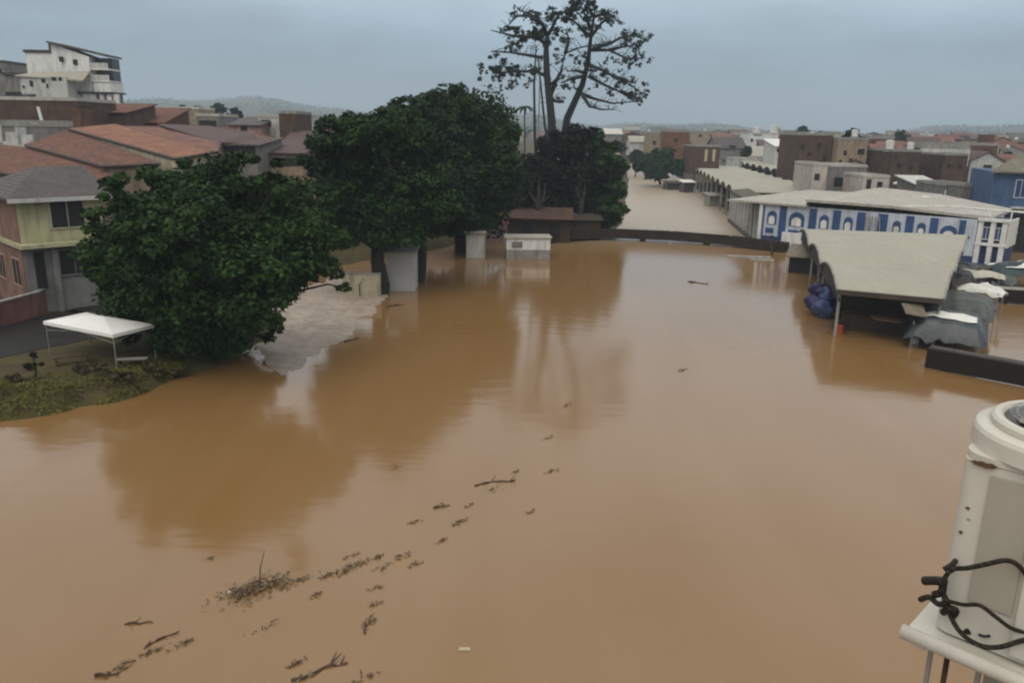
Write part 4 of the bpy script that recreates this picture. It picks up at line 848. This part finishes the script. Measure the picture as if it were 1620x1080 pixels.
rd = MB().tube([(0, 0, -.25), (0, 0, .55)], [.3, .27], 14).build('red_drum', M_red, None, smooth=False); rd.location = P(1326, 527, 0); tag(rd, 'small dark red drum by the front left post of the shed', 'drum')
wb = MB().tube([(0, 0, -.2), (0, 0, .35), (0, 0, .45)], [.18, .2, .1], 12).build('white_jug', M_white, None); wb.location = P(1448, 543, 0); tag(wb, 'small white plastic jug floating at the right front of the shed', 'jug')
GCR = 'crates heaped under the shed'
cr0 = None
for i in range(16):
    x = 1345+(i % 8)*17+R.uniform(-4, 4); yb_ = 528-(i//8)*16+R.uniform(-3, 3); p = P(x, yb_, 0)+Vector((0, 1.6, 0))
    if cr0 is None:
        cr0 = thing('crate', 'dark wooden crate half sunk under the shed roof', 'crate', p, .2, GCR); m = MB()
        for k in range(5): m.box(-.4, .4, -.3, -.27, -.3+k*.2, -.16+k*.2); m.box(-.4, .4, .27, .3, -.3+k*.2, -.16+k*.2); m.box(-.43, -.403, -.3, .3, -.3+k*.2, -.16+k*.2); m.box(.403, .43, -.3, .3, -.3+k*.2, -.16+k*.2)
        m.build('slats', M_wood, cr0); B(-.38, .38, -.26, .26, -.3, .5).build('load', mat('sacking', (.06, .045, .03), .9, .3, 4), cr0)
    else:
        c_ = copy_tree(cr0); c_.location = p; c_.rotation_euler.z = R.uniform(-.6, .6)
for i, (x, y, w_, d_, h_, mm, lab) in enumerate(((1594, 446, 2.6, 2.0, 1.3, M_tarpw, 'small white canvas awning left of the teal stall'), (1532, 446, 2.4, 1.8, 1.4, M_tarp, 'small dark awning touching the columned annex foot'), (1500, 520, 2.4, 2.2, 1.6, M_dconc, 'dark brown sagging sheet between shed corner and slate stall'), (1590, 462, 2.6, 1.5, 1.1, M_tarpg, 'low grey-green sheet just behind the shorter deck'), (1548, 520, 2.2, 1.6, 1.9, M_tarp, 'small dark sheet at the right end of the grey-green tarpaulin'))):
    tarp('tarpaulin_stall', lab, P(x, y, 0)+Vector((0, 1, 0)), w_, d_, h_, mm, -.4-.1*i, .35, .5, 20+i)
# small vaulted stall left of the shed
vs2 = thing('small_stall', 'small pale-roofed stall in the water at the back left of the shed', 'stall', P(1270, 432, 0), -.5)
MB().slab([(-1.6, -1, 1.7), (1.6, -1, 1.7), (1.6, 1.4, 2.6), (-1.6, 1.4, 2.6)], .1).build('roof', mat('drab_canvas', (.20, .17, .13), .8, .2, 2), vs2)
MB().box(-1.35, 1.35, -.3, 1.1, -1, 1.55).build('wall', M_dark, vs2)
for s in (-1, 1): MB().tube([(s*1.5, -.9, -1), (s*1.5, -.9, 1.65)], .07).build('post', M_white2, vs2)

M_deck = mat('near_black_brown', (.014, .009, .006), .8, .3, 3, bump=.3)
# near dark deck at right and its twin behind
dk = thing('brown_deck', 'dark brown slab deck ending in the water behind the air conditioner', 'deck', P(1467, 582, 0))
a = PY(1467, 551, 44.2)-dk.location; b_ = PY(1620, 576, 40.9)-dk.location; d = b_-a; L = d.length; d.z = 0; d.normalize(); n_ = Vector((-d.y, d.x, 0)); zt = a.z
e_ = a+d*16; e_.z = zt+.05; a.z = zt; m = MB().slab([a, e_, e_+n_*.28, a+n_*.28], 1.12); m.build('fascia', M_deck, dk)
m = MB().slab([a+n_*.283+Vector((0,0,.02)), e_+n_*.283+Vector((0,0,.02)), e_+n_*1.0+Vector((0,0,.02)), a+n_*1.0+Vector((0,0,.02))], .2); m.build('deck_top', M_dconc, dk)
for t_ in (1.0, 5.5, 10): p = a+d*t_+n_*.6; MB().box(p.x-.2, p.x+.2, p.y-.2, p.y+.2, -1.5, zt-.2).build('pier', M_dconc, dk)
d2 = thing('brown_deck', 'shorter dark slab deck at the right edge among the tarpaulin stalls', 'deck', P(1580, 480, 0), -.25)
MB().box(0, 9, 0, .25, .15, 1.15).build('fascia', M_deck, d2); MB().box(0, 9, .253, 1.6, .95, 1.17).build('deck_top', M_conc, d2)
for x in (.5, 4.5, 8.3): MB().box(x, x+.3, .6, .9, -1.5, .94).build('pier', M_dconc, d2)

# -------- houses right behind the market, by their own look
GM = 'houses just behind the market'
box_px('market_house', 'narrow pinkish-white house with one square window above the market roof', 1287, 1310, 262, 300, 118, 8, M_pink if False else mat('rosy_white', (.46, .40, .37), .8, .1, 1, stain=(.28,.24,.2)), M_slab, [(1294.5,280,8,10)], group=GM)
box_px('market_house', 'long house with cream parapet and low brown arch-shaped front', 1310, 1372, 264, 302, 122, 8, M_grey, M_slab, [(1340,288,34,14)], group=GM)
box_px('market_house', 'small pinkish-white house with two dark windows above the market roof', 1367, 1408, 281, 318, 112, 7, mat('rosy_white', (.46, .40, .37)), M_slab, [(1376,291,7,14), (1393,296,8,16)], group=GM)
box_px('market_house', 'cream-white flat-roofed house right of the big striped parasol', 1456, 1496, 284, 318, 116, 7, M_grey, M_white2, [(1476,303,16,14)], kind='shed', rh=.9, group=GM)
box_px('market_house', 'brown low house with a blank white square panel', 1490, 1532, 294, 335, 108, 7, M_grey, M_conc, [(1503,314,14,26)], group=GM, wmat=M_white)
box_px('market_house', 'dusky house with tan flat roof between the white panel and the blue house', 1524, 1552, 296, 345, 104, 7, M_grey, M_conc, [(1540,322,10,14)], group=GM)
box_px('market_house', 'brown brick block behind the pinkish-white houses', 1412, 1458, 240, 312, 140, 10, M_brick2, M_conc, [(1425,262,6,8), (1444,266,6,8), (1420,250,4,5), (1448,252,4,5)], group=GM)
box_px('market_house', 'brown block with small dark slots, top right of the market', 1494, 1532, 246, 312, 142, 10, M_brick2, M_conc, [(1504,262,6,4), (1522,264,6,6)], group=GM)
box_px('market_house', 'brick block with ragged top behind the narrow pinkish-white house', 1262, 1318, 214, 290, 150, 10, M_brick2, M_conc, [(1272,232,5,7), (1284,244,6,5), (1298,230,5,7), (1308,250,5,7), (1272,258,5,6)], group=GM)
box_px('market_house', 'brown-beige block with four small dark openings, above the cream parapet', 1326, 1374, 221, 285, 148, 10, M_beige, M_conc, [(1364,240,10,8), (1340,242,5,7), (1350,254,5,6), (1334,256,4,6)], group=GM)
# central white complex
GC = 'pale buildings in the town centre'
box_px('white_hall', 'big white hall with pale hipped roof behind the vaulted halls', 1150, 1222, 232, 268, 222, 14, M_white, M_tin, [(1166,258,8,8)], kind='gable', rh=2.4, group=GC)
box_px('white_hall', 'white two-storey block with tanks on top, right of the hipped roof', 1186, 1232, 212, 262, 250, 10, M_white, M_white2, [(1191,222,4,5), (1210,226,5,5)], group=GC)
box_px('white_hall', 'white shed with rounded pale canopy left of the brick block', 1228, 1262, 222, 262, 190, 9, M_white2, M_white, [(1244,238,26,6)], kind='shed', rh=1.4, group=GC)
box_px('white_hall', 'cream house with three dark windows behind the vaulted halls', 1160, 1218, 252, 280, 205, 7, M_white2, M_slab, [(1178,266,6,7), (1193,265,6,10), (1206,266,7,10)], group=GC)
box_px('grey_house', 'dark grey-roofed house right of the cream house', 1216, 1264, 252, 290, 200, 8, M_grey, M_tileg, [(1240,272,14,8)], kind='shed', rh=1.6, group=GC)
box_px('grey_house', 'grey house under a dark green-grey curved roof', 1136, 1182, 218, 240, 215, 12, M_grey, M_tileg, [(1160,233,10,6)], kind='gable', rh=2.6, group=GC)
box_px('tan_house', 'tan plastered house with a pale edge at the far canal end', 1028, 1056, 212, 250, 240, 10, M_beige, M_conc, [(1036,226,5,6)], group=GC)
box_px('tan_house', 'orange brick house right of the tan one at the canal end', 1055, 1092, 209, 250, 232, 10, M_brick3, M_conc, [(1070,222,6,6)], group=GC)
box_px('tan_house', 'low white shed among trees left of the canal end', 998, 1022, 216, 236, 250, 9, M_white2, M_tin, kind='gable', rh=1.5, group=GC)
box_px('tan_house', 'pale roofed house on the rise behind the corner trees', 958, 984, 204, 226, 270, 9, M_grey, M_white2, kind='gable', rh=1.5, group=GC)
box_px('tan_house', 'brown house with pale pillars left of the vaulted halls', 1094, 1140, 232, 262, 190, 9, M_brick2, M_conc, [(1118,246,4,18), (1130,246,4,18)], group=GC, wmat=M_cream)
def tank(x, y, Y, label, r_=.8, h=1.4):
    p = PY(x, y, Y); t_ = thing('water_tank', label, 'tank', p, 0, 'rooftop water tanks')
    MB().tube([(0, 0, 0), (0, 0, h*.85), (0, 0, h)], [r_*.85, r_, r_], 16).build('body', M_white, t_); MB().tube([(0, 0, h+.002), (0, 0, h+.18), (0, 0, h+.25)], [r_*1.05, r_*.8, .2], 16).build('lid', M_white2, t_)
    MB().box(-r_, r_, -r_, r_, -.5, -.003).build('plinth', M_conc, t_)
for a in ((1197, 211.5, 251, 'white tank on the left of the white two-storey block', 1.2, 1.8), (1224, 211.5, 252, 'white tank on the right of the white two-storey block', 1.3, 2.2), (1407, 236, 142, 'white tank above the brown brick block', .7, 1.3), (1352, 216, 150, 'small white tank on the brown-beige block', .6, 1.0), (1440, 236, 146, 'small white tank right of the brown brick block', .6, 1.0)): tank(*a)
ps = thing('parasol', 'big pale parasol roof among the houses behind the market', 'parasol', P(1433, 318, 3.2)); bz = ps.location
m = MB(); rr_ = 2.3; v = [(0, 0, 3.6)]+[(cos(k*pi/4)*rr_, sin(k*pi/4)*rr_, 2.7) for k in range(8)]+[(0, 0, 3.5)]+[(cos(k*pi/4)*rr_, sin(k*pi/4)*rr_, 2.55) for k in range(8)]
m.add(v, [(0, 1+k, 1+(k+1) % 8) for k in range(8)]+[(9, 10+(k+1) % 8, 10+k) for k in range(8)]+[(1+k, 10+k, 10+(k+1) % 8, 1+(k+1) % 8) for k in range(8)]); m.build('canopy', M_tarpw, ps); MB().tube([(0, 0, -4), (0, 0, 3.5)], .06).build('pole', M_metal, ps)
ar = thing('arched_gate', 'thin white arch standing behind the market roof edge', 'arch', P(1462, 330, 4.5)); MB().tube([(cos(pi*k/12)*1.6, 0, sin(pi*k/12)*2.4-1) for k in range(13)], .16, 8).build('arch_tube', M_white, ar)
MB().box(-1.5, 1.5, .1, .2, -5, .4).build('gate_panel', M_dconc, ar)
# trees dotted in the town
for i, (x, y, Y, r_, lab) in enumerate(((1007,245,240,9,'small dark tree left of the tan house at the canal end'), (1348,214,165,11,'dark tree top behind the brown-beige block'), (1425,218,260,12,'round dark tree on the skyline right of the brick blocks'), (1180,240,215,7,'small tree beside the grey curved roof'), (1385,300,116,9,'low green shrub left of the two-window house'), (1270,208,300,9,'dark tree on the skyline behind the ragged brick block'), (1596,250,180,10,'green tree near the right edge above the blue house'), (975,232,230,10,'dark tree behind the canal corner trees'), (312,178,220,10,'dark tree on the left skyline right of the thin white roof'), (372,178,230,8,'small dark tree on the left skyline near the mauve house'), (345,172,260,9,'dark tree between the two small skyline trees at left'),(290,176,240,8,'low skyline tree above the thin white roof'))):
    pz = PY(x, y, Y); gz = float(hgt(pz.x, Y)); hgt_ = max(3, pz.z-gz); bz = Vector((pz.x, Y, pz.z-hgt_))
    tree('town_tree', lab, bz, Y, [(x, y, r_), (x-r_*.7, y+r_*.4, r_*.7), (x+r_*.8, y+r_*.3, r_*.75), (x, y-r_*.5, r_*.6)], 1500, .45 if Y > 150 else .3, M_leafb, group='small trees in the town', seed=200+i, tr=.2, dy=1)
# hill-top woods
def wood(n, a0, a1, r0, r1, seed):
    rg = np.random.default_rng(seed); a = rg.uniform(a0, a1, n); r_ = rg.uniform(r0, r1, n); X = r_*np.sin(a); Y = r_*np.cos(a); k = np.sin(a*40)+np.sin(r_*.01+a*17)+rg.normal(0, .5, n) > .1
    X, Y = X[k], Y[k]; Z = hgt(X, Y)+rg.uniform(0, 5, len(X)); return leaf_cloud(np.stack([X, Y, Z], 1), np.tile([0, -.3, .8], (len(X), 1)), 3.2, rg, 'distant_wood', M_leafb, asp=.8)
wd = wood(26000, -.65, .65, 600, 2700, 4); wd['kind'] = 'stuff'; wd['label'] = 'dark woods scattered over the hazy hills'

# ------------------------------------------------------------------ white canopy tent
tc_ = [P(68, 508, 2.75), P(178, 529, 2.75), P(232, 514, 2.75), P(142, 484, 2.75)]; cen = sum(tc_, Vector())/4; gz = .75
a0 = (tc_[1]-tc_[0]); rz_ = math.atan2(a0.y, a0.x); Lx = a0.length; Ly = 2.5
tn = thing('canopy_tent', 'white pop-up canopy tent on thin legs at the muddy bank', 'tent', (tc_[0].x, tc_[0].y, gz), rz_)
e = 2.0; v = [(0, 0, e-.18), (Lx, 0, e-.18), (Lx, Ly, e-.18), (0, Ly, e-.18), (0, 0, e), (Lx, 0, e), (Lx, Ly, e), (0, Ly, e), (Lx/2-.5, Ly/2, e+.38), (Lx/2+.5, Ly/2, e+.38)]
MB().add(v, [(0, 1, 5, 4), (1, 2, 6, 5), (2, 3, 7, 6), (3, 0, 4, 7), (4, 5, 9, 8), (5, 6, 9), (6, 7, 8, 9), (7, 4, 8)]).build('canopy', mat('bright_white_canvas', (.80, .80, .78), .6, .04, 1.2), tn)
for x, y in ((.08, .08), (Lx-.08, .08), (Lx-.08, Ly-.08), (.08, Ly-.08)): MB().tube([(x, y, -.5), (x, y, e-.1)], .028).build('leg', M_metal, tn)
m = MB()
for (x0, y0, x1, y1) in ((.1, .1, Lx-.1, .1), (Lx-.1, .1, Lx-.1, Ly-.1), (.1, Ly-.1, Lx-.1, Ly-.1), (.1, .1, .1, Ly-.1)): m.tube([(x0, y0, e-.5), ((x0+x1)/2, (y0+y1)/2, e-.2), (x1, y1, e-.5)], .016, 6)
m.build('brace', M_metal, tn)
# low benches, stones and a stump under and beside the tent
for i, (x, y, w_, rz2) in enumerate(((115, 574, 1.8, .6), (210, 578, 1.5, .2))):
    p = P(x, y, .9); p.z = float(hgt(p.x, p.y)); o = thing('bench', ['rusty low bench under the left of the white tent', 'pale low bench at the right of the white tent'][i], 'bench', p, rz2)
    MB().box(-w_/2, w_/2, -.2, .2, .40, .45).build('seat', M_wood if i == 0 else M_conc, o)
    for s in (-1, 1): MB().box(s*w_*.4-.04, s*w_*.4+.04, -.17, .17, -.1, .398).build('leg', M_wood, o)
p = P(56, 598, .9); p.z = float(hgt(p.x, p.y)); o = thing('bank_shrub', 'small dark upright shrub at the grass edge left of the tent', 'shrub', p)
MB().tube([(0, 0, -.1), (.1, 0, .6), (0, 0, 1.3)], [.05, .04, .02]).build('stem', M_bark, o); crown([((0, 0, .8), .45), ((.1, .1, 1.3), .3)], 900, .05, 3, M_leafd, o, name='foliage')
for i, (x, y, s_) in enumerate(((140, 590, 1.0), (180, 596, .9), (235, 584, 1.1), (275, 575, 1.0), (25, 606, .7), (300, 562, .9))):
    p = P(x, y, .8); p.z = float(hgt(p.x, p.y)); o = thing('bank_shrub', f'low reddish-brown weed clump on the bank edge, {nth(i)} of six', 'shrub', p, 0, 'weed clumps on the bank edge')
    crown([((0, 0, .15*s_), .5*s_), ((.5*s_, .2, .1), .4*s_), ((-.5*s_, .1, .1), .35*s_)], 900, .1, 300+i, mat('reddish_weeds', (.075, .05, .025), .8, scale=2, col2=(.03, .03, .012), island=True), o, name='foliage')
    MB().tube([(0, 0, -.1), (0, 0, .3*s_)], .03, 5).build('stem', M_bark, o)

# ------------------------------------------------------------------ floating debris
GD = 'floating branches in the debris trail'
def stick(px, ang, L, r_, label, seed, tw=2, group=GD, name='floating_branch'):
    rnd = random.Random(seed); c = P(px[0], px[1], 0); m = MB(); n = 7
    pts = [Vector(((t_/n-.5)*L, rnd.uniform(-.05, .05)*L+.10*L*sin(t_/n*pi)*(seed % 2), rnd.uniform(-.02, .05))) for t_ in range(n+1)]
    m.tube(pts, [r_*(1-.6*i/n) for i in range(n+1)], 6)
    for k in range(tw):
        a = pts[rnd.randint(1, n-1)]; m.tube([a, a+Vector((rnd.uniform(.1, .25)*L, rnd.choice((-1, 1))*rnd.uniform(.08, .2)*L, rnd.uniform(0, .12)*L))], [r_*.5, r_*.2], 5)
    o = m.build(name, M_wood); o.location = c; o.rotation_euler = (0, 0, ang); return tag(o, label, 'branch', group)
def ang_px(a, b_): d = P(*b_)-P(*a); return math.atan2(d.y, d.x), d.length
for i, (a, b_, r_, lab) in enumerate((((462,1076),(550,1047),.055,'thick dark branch floating at the bottom centre-left edge'), ((228,1024),(284,1000),.04,'dark straight branch at lower left, above the faint mat'), ((198,986),(252,985),.03,'thin curved twig at far lower left'),
      ((752,769),(816,762),.045,'long thin branch farthest up the debris trail'), ((686,804),(712,799),.04,'short twig below the long thin branch'), ((578,1002),(590,972),.03,'short upright dark stick right of the leafy heap'), ((150,1070),(188,1066),.05,'dark blunt stick at the bottom left corner'),
      ((1088,446),(1118,450),.10,'dark branch floating well short of the footbridge'), ((546,541),(568,535),.12,'short dark log near the bank below the round tree'), ((612,486),(640,482),.10,'dark floating log at the foot of the trunks'))):
    an, L = ang_px(a, b_); stick(((a[0]+b_[0])/2, (a[1]+b_[1])/2), an, L, r_, lab, 30+i, 3)
M_twig = mat('soaked_twig', (.10, .065, .038), .8, .3, 6)
def mat_clump(px, rpx, n, label, seed, sticks=6, group='floating leaf mats', flat=.25, h=.1, big=False):
    rg = np.random.default_rng(seed); rnd = random.Random(seed); c = P(px[0], px[1], 0); r_ = (P(px[0]+rpx, px[1])-c).length
    o = thing('debris_mat', label, 'debris', c, ang_px((px[0]-10, px[1]+4), (px[0]+10, px[1]-4))[0], group)
    q = rg.normal(0, .42, (n, 3))*np.array([r_*1.3, r_*.35, 0]); q[:, :2] += rg.normal(0, .25, (max(1, n//8), 2))[rg.integers(0, max(1, n//8), n)]*r_; q[:, 2] = rg.uniform(-.03, h*.6, n)
    leaf_cloud(q, np.tile([0, 0, 1.2], (n, 1)), .085, rg, 'leaves', M_leafm, o, .35)
    m = MB()
    for k in range(sticks):
        a = Vector((rnd.uniform(-.8, .8)*r_, rnd.uniform(-.3, .3)*r_, rnd.uniform(0, .05))); t_ = rnd.uniform(-.7, .7); L = r_*rnd.uniform(.3, .7)
        b_ = a+Vector((cos(t_)*L, sin(t_)*L, rnd.uniform(0, .15)*L)); m.tube([a, a.lerp(b_, .5)+Vector((0, 0, .03)), b_], [.022, .016, .008], 5)
    m.build('twigs', M_twig, o)
    return o
M_leafm = mat('soaked_leaves', (.21, .14, .075), .8, scale=3, col2=(.11, .075, .042), island=True)
o = mat_clump((400, 933), 46, 420, 'biggest tangled heap of leaves and sticks in the debris trail', 1, 26, h=.22)
m = MB(); b0 = P(425, 925, 0)-o.location
m.tube([(.2, 0, 0), (.5, .5, .3), (.9, 1.0, .5)], [.03, .02, .01], 5); m.build('sticking_twigs', M_wood, o)
SM = 'small dark leaf clump floating in the debris trail'
for i, (x, y, rp, n) in enumerate(((452,928,12,40), (478,916,9,34), (518,911,7,40), (545,904,10,50), (566,892,12,70), (500,940,8,20), (610,898,9,24), (635,880,10,26), (655,892,7,16), (597,930,8,18), (594,955,7,18), (585,985,9,40), (730,825,11,40), (702,855,8,20), (655,825,7,16), (700,800,7,18), (815,747,6,16), (868,692,9,26), (875,745,9,22), (838,810,8,16), (630,738,8,18), (330,885,8,12), (245,1030,14,24), (180,1062,16,26), (290,1018,12,22), (470,1050,8,20), (570,1072,16,26), (1080,585,9,40), (480,1072,12,24), (210,1046,14,20), (550,880,8,18), (600,880,9,18), (865,1000,4,0), (740,800,8,18), (900,640,8,14), (420,990,14,10), (780,776,12,16))):
    if n: mat_clump((x, y), rp*1.5, n, SM, 60+i, 1)
fm = MB().box(-.15, .15, -.06, .06, -.03, .04).build('foam_scrap', M_cream, bevel=.02); fm.location = P(735, 1027, 0); tag(fm, 'pale foam scrap alone on the brown water at bottom centre', 'foam')
fm = MB().box(-.05, .05, -.04, .04, 0, .08).build('foam_scrap', M_cream, bevel=.015); fm.location = P(363, 942, 0)+Vector((0, 0, .06)); tag(fm, 'tiny white scrap on the left end of the biggest debris heap', 'foam')

# ------------------------------------------------------------------ air conditioner on its shelf, close at right
SA = P(1432, 992, 10.82); SB = P(1620, 1072, 10.82); su = (SB-SA).normalized(); sang = math.atan2(su.y, su.x); sv = Vector((-su.y, su.x, 0))
sh = thing('wall_shelf', 'white painted shelf with rounded rail carrying the air conditioner', 'shelf', SA, sang)
MB().box(0, 1.6, .02, .85, -.05, -.012).build('shelf_top', M_acw, sh, bevel=.006)
MB().tube([(-.01, -.005, -.02), (1.6, -.005, -.02)], .034, 16).build('rail', M_acw, sh, smooth=True)
for x in (.10, .17, .30): MB().tube([(x, .08, -.055), (x-.0, .10, -.5)], .012, 8).build('hanging_pipe', M_metal if x != .17 else M_wood, sh)
MB().tube([(.24, .12, -.10), (.9, .05, -.17), (1.6, .05, -.22)], .012, 8).build('hose', M_black, sh)
MB().box(.30, 1.6, .2, .25, -.9, -.055).build('bracket_plate', M_acg, sh)
MB().tube([(.03, .06, -.09), (.08, .06, -.09)], .018, 12).build('bulb_cap', M_tarpw, sh)
ac = thing('air_conditioner', 'large off-white outdoor air conditioner with round fan ring on top', 'air conditioner', SA+su*.085+sv*.10, sang)
BWd, BD, BH = 1.05, .62, .84
def rbox(x0, x1, y0, y1, z0, z1, r_, n=6, taper=0):
    pts = []
    for (cx, cy, a0) in ((x1-r_, y1-r_, 0), (x0+r_, y1-r_, pi/2), (x0+r_, y0+r_, pi), (x1-r_, y0+r_, 1.5*pi)):
        for k in range(n+1): a = a0+pi/2*k/n; pts.append((cx+r_*cos(a), cy+r_*sin(a)))
    mb = MB(); k = len(pts); mx, my = (x0+x1)/2, (y0+y1)/2
    v = [(x, y, z0) for x, y in pts]+[(mx+(x-mx)*(1-taper), my+(y-my)*(1-taper), z1) for x, y in pts]
    return mb.add(v, [tuple(range(k-1, -1, -1)), tuple(range(k, 2*k))]+[(i, (i+1) % k, (i+1) % k+k, i+k) for i in range(k)])
rbox(0, BWd, 0, BD, 0, BH-.003, .06).build('casing', M_acw, ac)
FC = Vector((.335, .335, 0))
rbox(-.004, BWd+.02, -.004, BD+.02, BH, BH+.03, .10).build('rim_plate', M_acw, ac)
MB().tube([FC+Vector((0, 0, z)) for z in (BH+.031, BH+.10, BH+.118, BH+.128)], [.39, .387, .378, .355], 72).build('top_cover', M_acw, ac, bevel=0, smooth=False)
MB().box(.12, .29, -.012, -.001, .20, BH-.04).build('recess_shade_panel', M_acg, ac, bevel=.003)  # proud plate; its greyer colour paints in the shadow of a recess
MB().box(.31, .40, -.03, -.001, .03, BH-.02).build('raised_strip', M_acw, ac, bevel=.006)
m = MB()
for k in range(26): m.box(.42, 1.0, -.016, -.004, .06+k*.022, .068+k*.022)
for k in range(23): m.box(.425+k*.025, .428+k*.025, -.019, -.0165, .055, .625)
m.build('coil_grille', M_black, ac); MB().box(.41, 1.01, -.0035, -.001, .04, .65).build('grille_back', M_dark, ac)
def ring(r0, r1, z0, z1, m, nm, n=64):
    prof = [(r0, z0), (r1, z0), (r1, z1-.012), (r1-.012, z1), (r0+.012, z1), (r0, z1-.012)]; v = []; f = []; k = len(prof)
    for i in range(n):
        a = 2*pi*i/n; v += [(FC.x+cos(a)*r, FC.y+sin(a)*r*1.0, z) for r, z in prof]
    for i in range(n):
        for j in range(k): f.append((i*k+j, i*k+(j+1) % k, ((i+1) % n)*k+(j+1) % k, ((i+1) % n)*k+j))
    return MB().add(v, f).build(nm, m, ac, smooth=False)
ring(.275, .325, BH+.130, BH+.165, M_acw, 'fan_ring')
m = MB().tube([FC+Vector((0, 0, BH+.130)), FC+Vector((0, 0, BH+.140))], .272, 40); m.build('fan_well', mat('fan_well_grey', (.10, .10, .095), .6, .3, 40), ac)
m = MB()
for k in range(40):
    a = 2*pi*k/40; m.tube([FC+Vector((cos(a)*.05, sin(a)*.05, BH+.175)), FC+Vector((cos(a+.25)*.25, sin(a+.25)*.25, BH+.178))], .0022, 5)
for r_ in (.08, .11, .14, .17, .20, .23, .255): m.tube([FC+Vector((cos(2*pi*k/32)*r_, sin(2*pi*k/32)*r_, BH+.177)) for k in range(33)], .0022, 5, cap=False)
m.build('fan_guard', M_metal, ac); MB().tube([FC+Vector((0, 0, BH+.15)), FC+Vector((0, 0, BH+.186))], .055, 24).build('hub', M_acg, ac)
for i in range(4):
    a = i*pi/2+.3; v = [FC+Vector((cos(a+t_)*r_, sin(a+t_)*r_, BH+.15+z)) for (t_, r_, z) in ((0, .05, 0), (0, .225, 0), (.35, .235, .008), (.7, .22, .016), (.7, .05, .016))]
    MB().slab(v, .003).build('fan_blade', M_acg, ac)
# rust spots, screws, nameplate
m = MB()
def blot(cx, cz, rx, rz2, seed, nm='rust_patch', mm=None, y=-.0225):
    rnd = random.Random(seed); n = 18; v = [(cx+cos(2*pi*k/n)*rx*rnd.uniform(.7, 1.2), y, cz+sin(2*pi*k/n)*rz2*rnd.uniform(.6, 1.2)) for k in range(n)]
    v += [(x, y+.0015, z) for x, y, z in v]; MB().add(v, [tuple(range(n)), tuple(range(2*n-1, n-1, -1))]+[(i, (i+1) % n, (i+1) % n+n, i+n) for i in range(n)]).build(nm, mm or M_rust, ac)
blot(.09, BH+.0, .055, .016, 1, y=-.0175); blot(.27, BH+.012, .010, .010, 2, 'screw', M_black, -.018)
blot(.055, BH-.22, .010, .008, 3, 'screw', M_rust, -.002); blot(.045, BH-.34, .008, .010, 4, 'screw', M_rust, -.002); blot(.065, BH-.27, .007, .006, 5, 'screw', M_metal, -.002)
blot(.14, .045, .016, .016, 6, 'screw', M_black, -.002)
# black insulated pipes looping out of the casing
def pipe_px(pts, offs, rad, nm='insulated_pipe'):
    p0 = ac.location.copy(); out = []
    for (x, y), of in zip(pts, offs):
        q = PP(x, y, p0-sv*of, sv); l_ = q-p0; out.append(Vector((l_.dot(su), l_.dot(sv), l_.z)))
    # smooth
    fine = []
    for i in range(len(out)-1):
        a = out[max(0, i-1)]; b_ = out[i]; c = out[i+1]; d = out[min(len(out)-1, i+2)]
        for k in range(6):
            t_ = k/6; fine.append(.5*((2*b_)+(c-a)*t_+(2*a-5*b_+4*c-d)*t_*t_+(3*b_-a-3*c+d)*t_**3))
    fine.append(out[-1]); return MB().tube(fine, rad, 10).build(nm, M_black, ac, smooth=True)
pipe_px([(1628,915),(1610,893),(1590,886),(1560,892),(1530,898),(1508,900),(1494,915),(1492,935),(1502,955)], [.02,.05,.08,.09,.09,.08,.08,.07,.07], .0105)
pipe_px([(1500,950),(1525,956),(1550,957),(1575,975),(1600,993),(1625,1000)], [.07,.08,.09,.08,.05,.02], .009)
pipe_px([(1490,925),(1500,965),(1520,1000),(1550,1020),(1580,1023),(1612,1014),(1630,1010)], [.07,.07,.08,.09,.08,.05,.02], .011)
pipe_px([(1462,918),(1482,918),(1494,920)], [.04,.06,.08], .020, 'valve'); pipe_px([(1456,948),(1470,944),(1485,955),(1500,952)], [.04,.06,.07,.07], .013, 'valve')
pipe_px([(1494,900),(1506,893),(1512,886)], [.07,.04,.01], .012, 'valve'); pipe_px([(1492,968),(1502,962),(1512,966),(1506,975)], [.05,.07,.07,.05], .016, 'valve'); pipe_px([(1478,940),(1490,935),(1492,915)], [.06,.07,.07], .017, 'valve')
pipe_px([(1548,1003),(1558,1006),(1566,1005)], [.02,.02,.02], .006, 'cable_clip')
# wall of the building the shelf is fixed to
bw = thing('building_wall', 'grey rendered wall of the camera side building below the shelf', 'wall', SA+su*1.75-sv*.2, sang)
MB().box(0, 3, -2, 3, -10.9, -.9).build('wall_panel', M_conc, bw)

# ------------------------------------------------------------------ rain haze
hz = B(-5200, 5200, -5200, 5200, -6, 190).build('haze', None); hz['kind'] = 'stuff'
hm = bpy.data.materials.new('haze'); hm.use_nodes = True; t = hm.node_tree; t.nodes.remove(t.nodes['Principled BSDF'])
pv = N(t, 'ShaderNodeVolumePrincipled'); pv.inputs['Color'].default_value = (.74, .88, 1, 1); pv.inputs['Density'].default_value = .00045; pv.inputs['Anisotropy'].default_value = 0
t.links.new(pv.outputs[0], t.nodes['Material Output'].inputs['Volume']); hz.data.materials.append(hm)
for o in list(scene.objects):
    if 'tmp' in o.name: bpy.data.objects.remove(o)
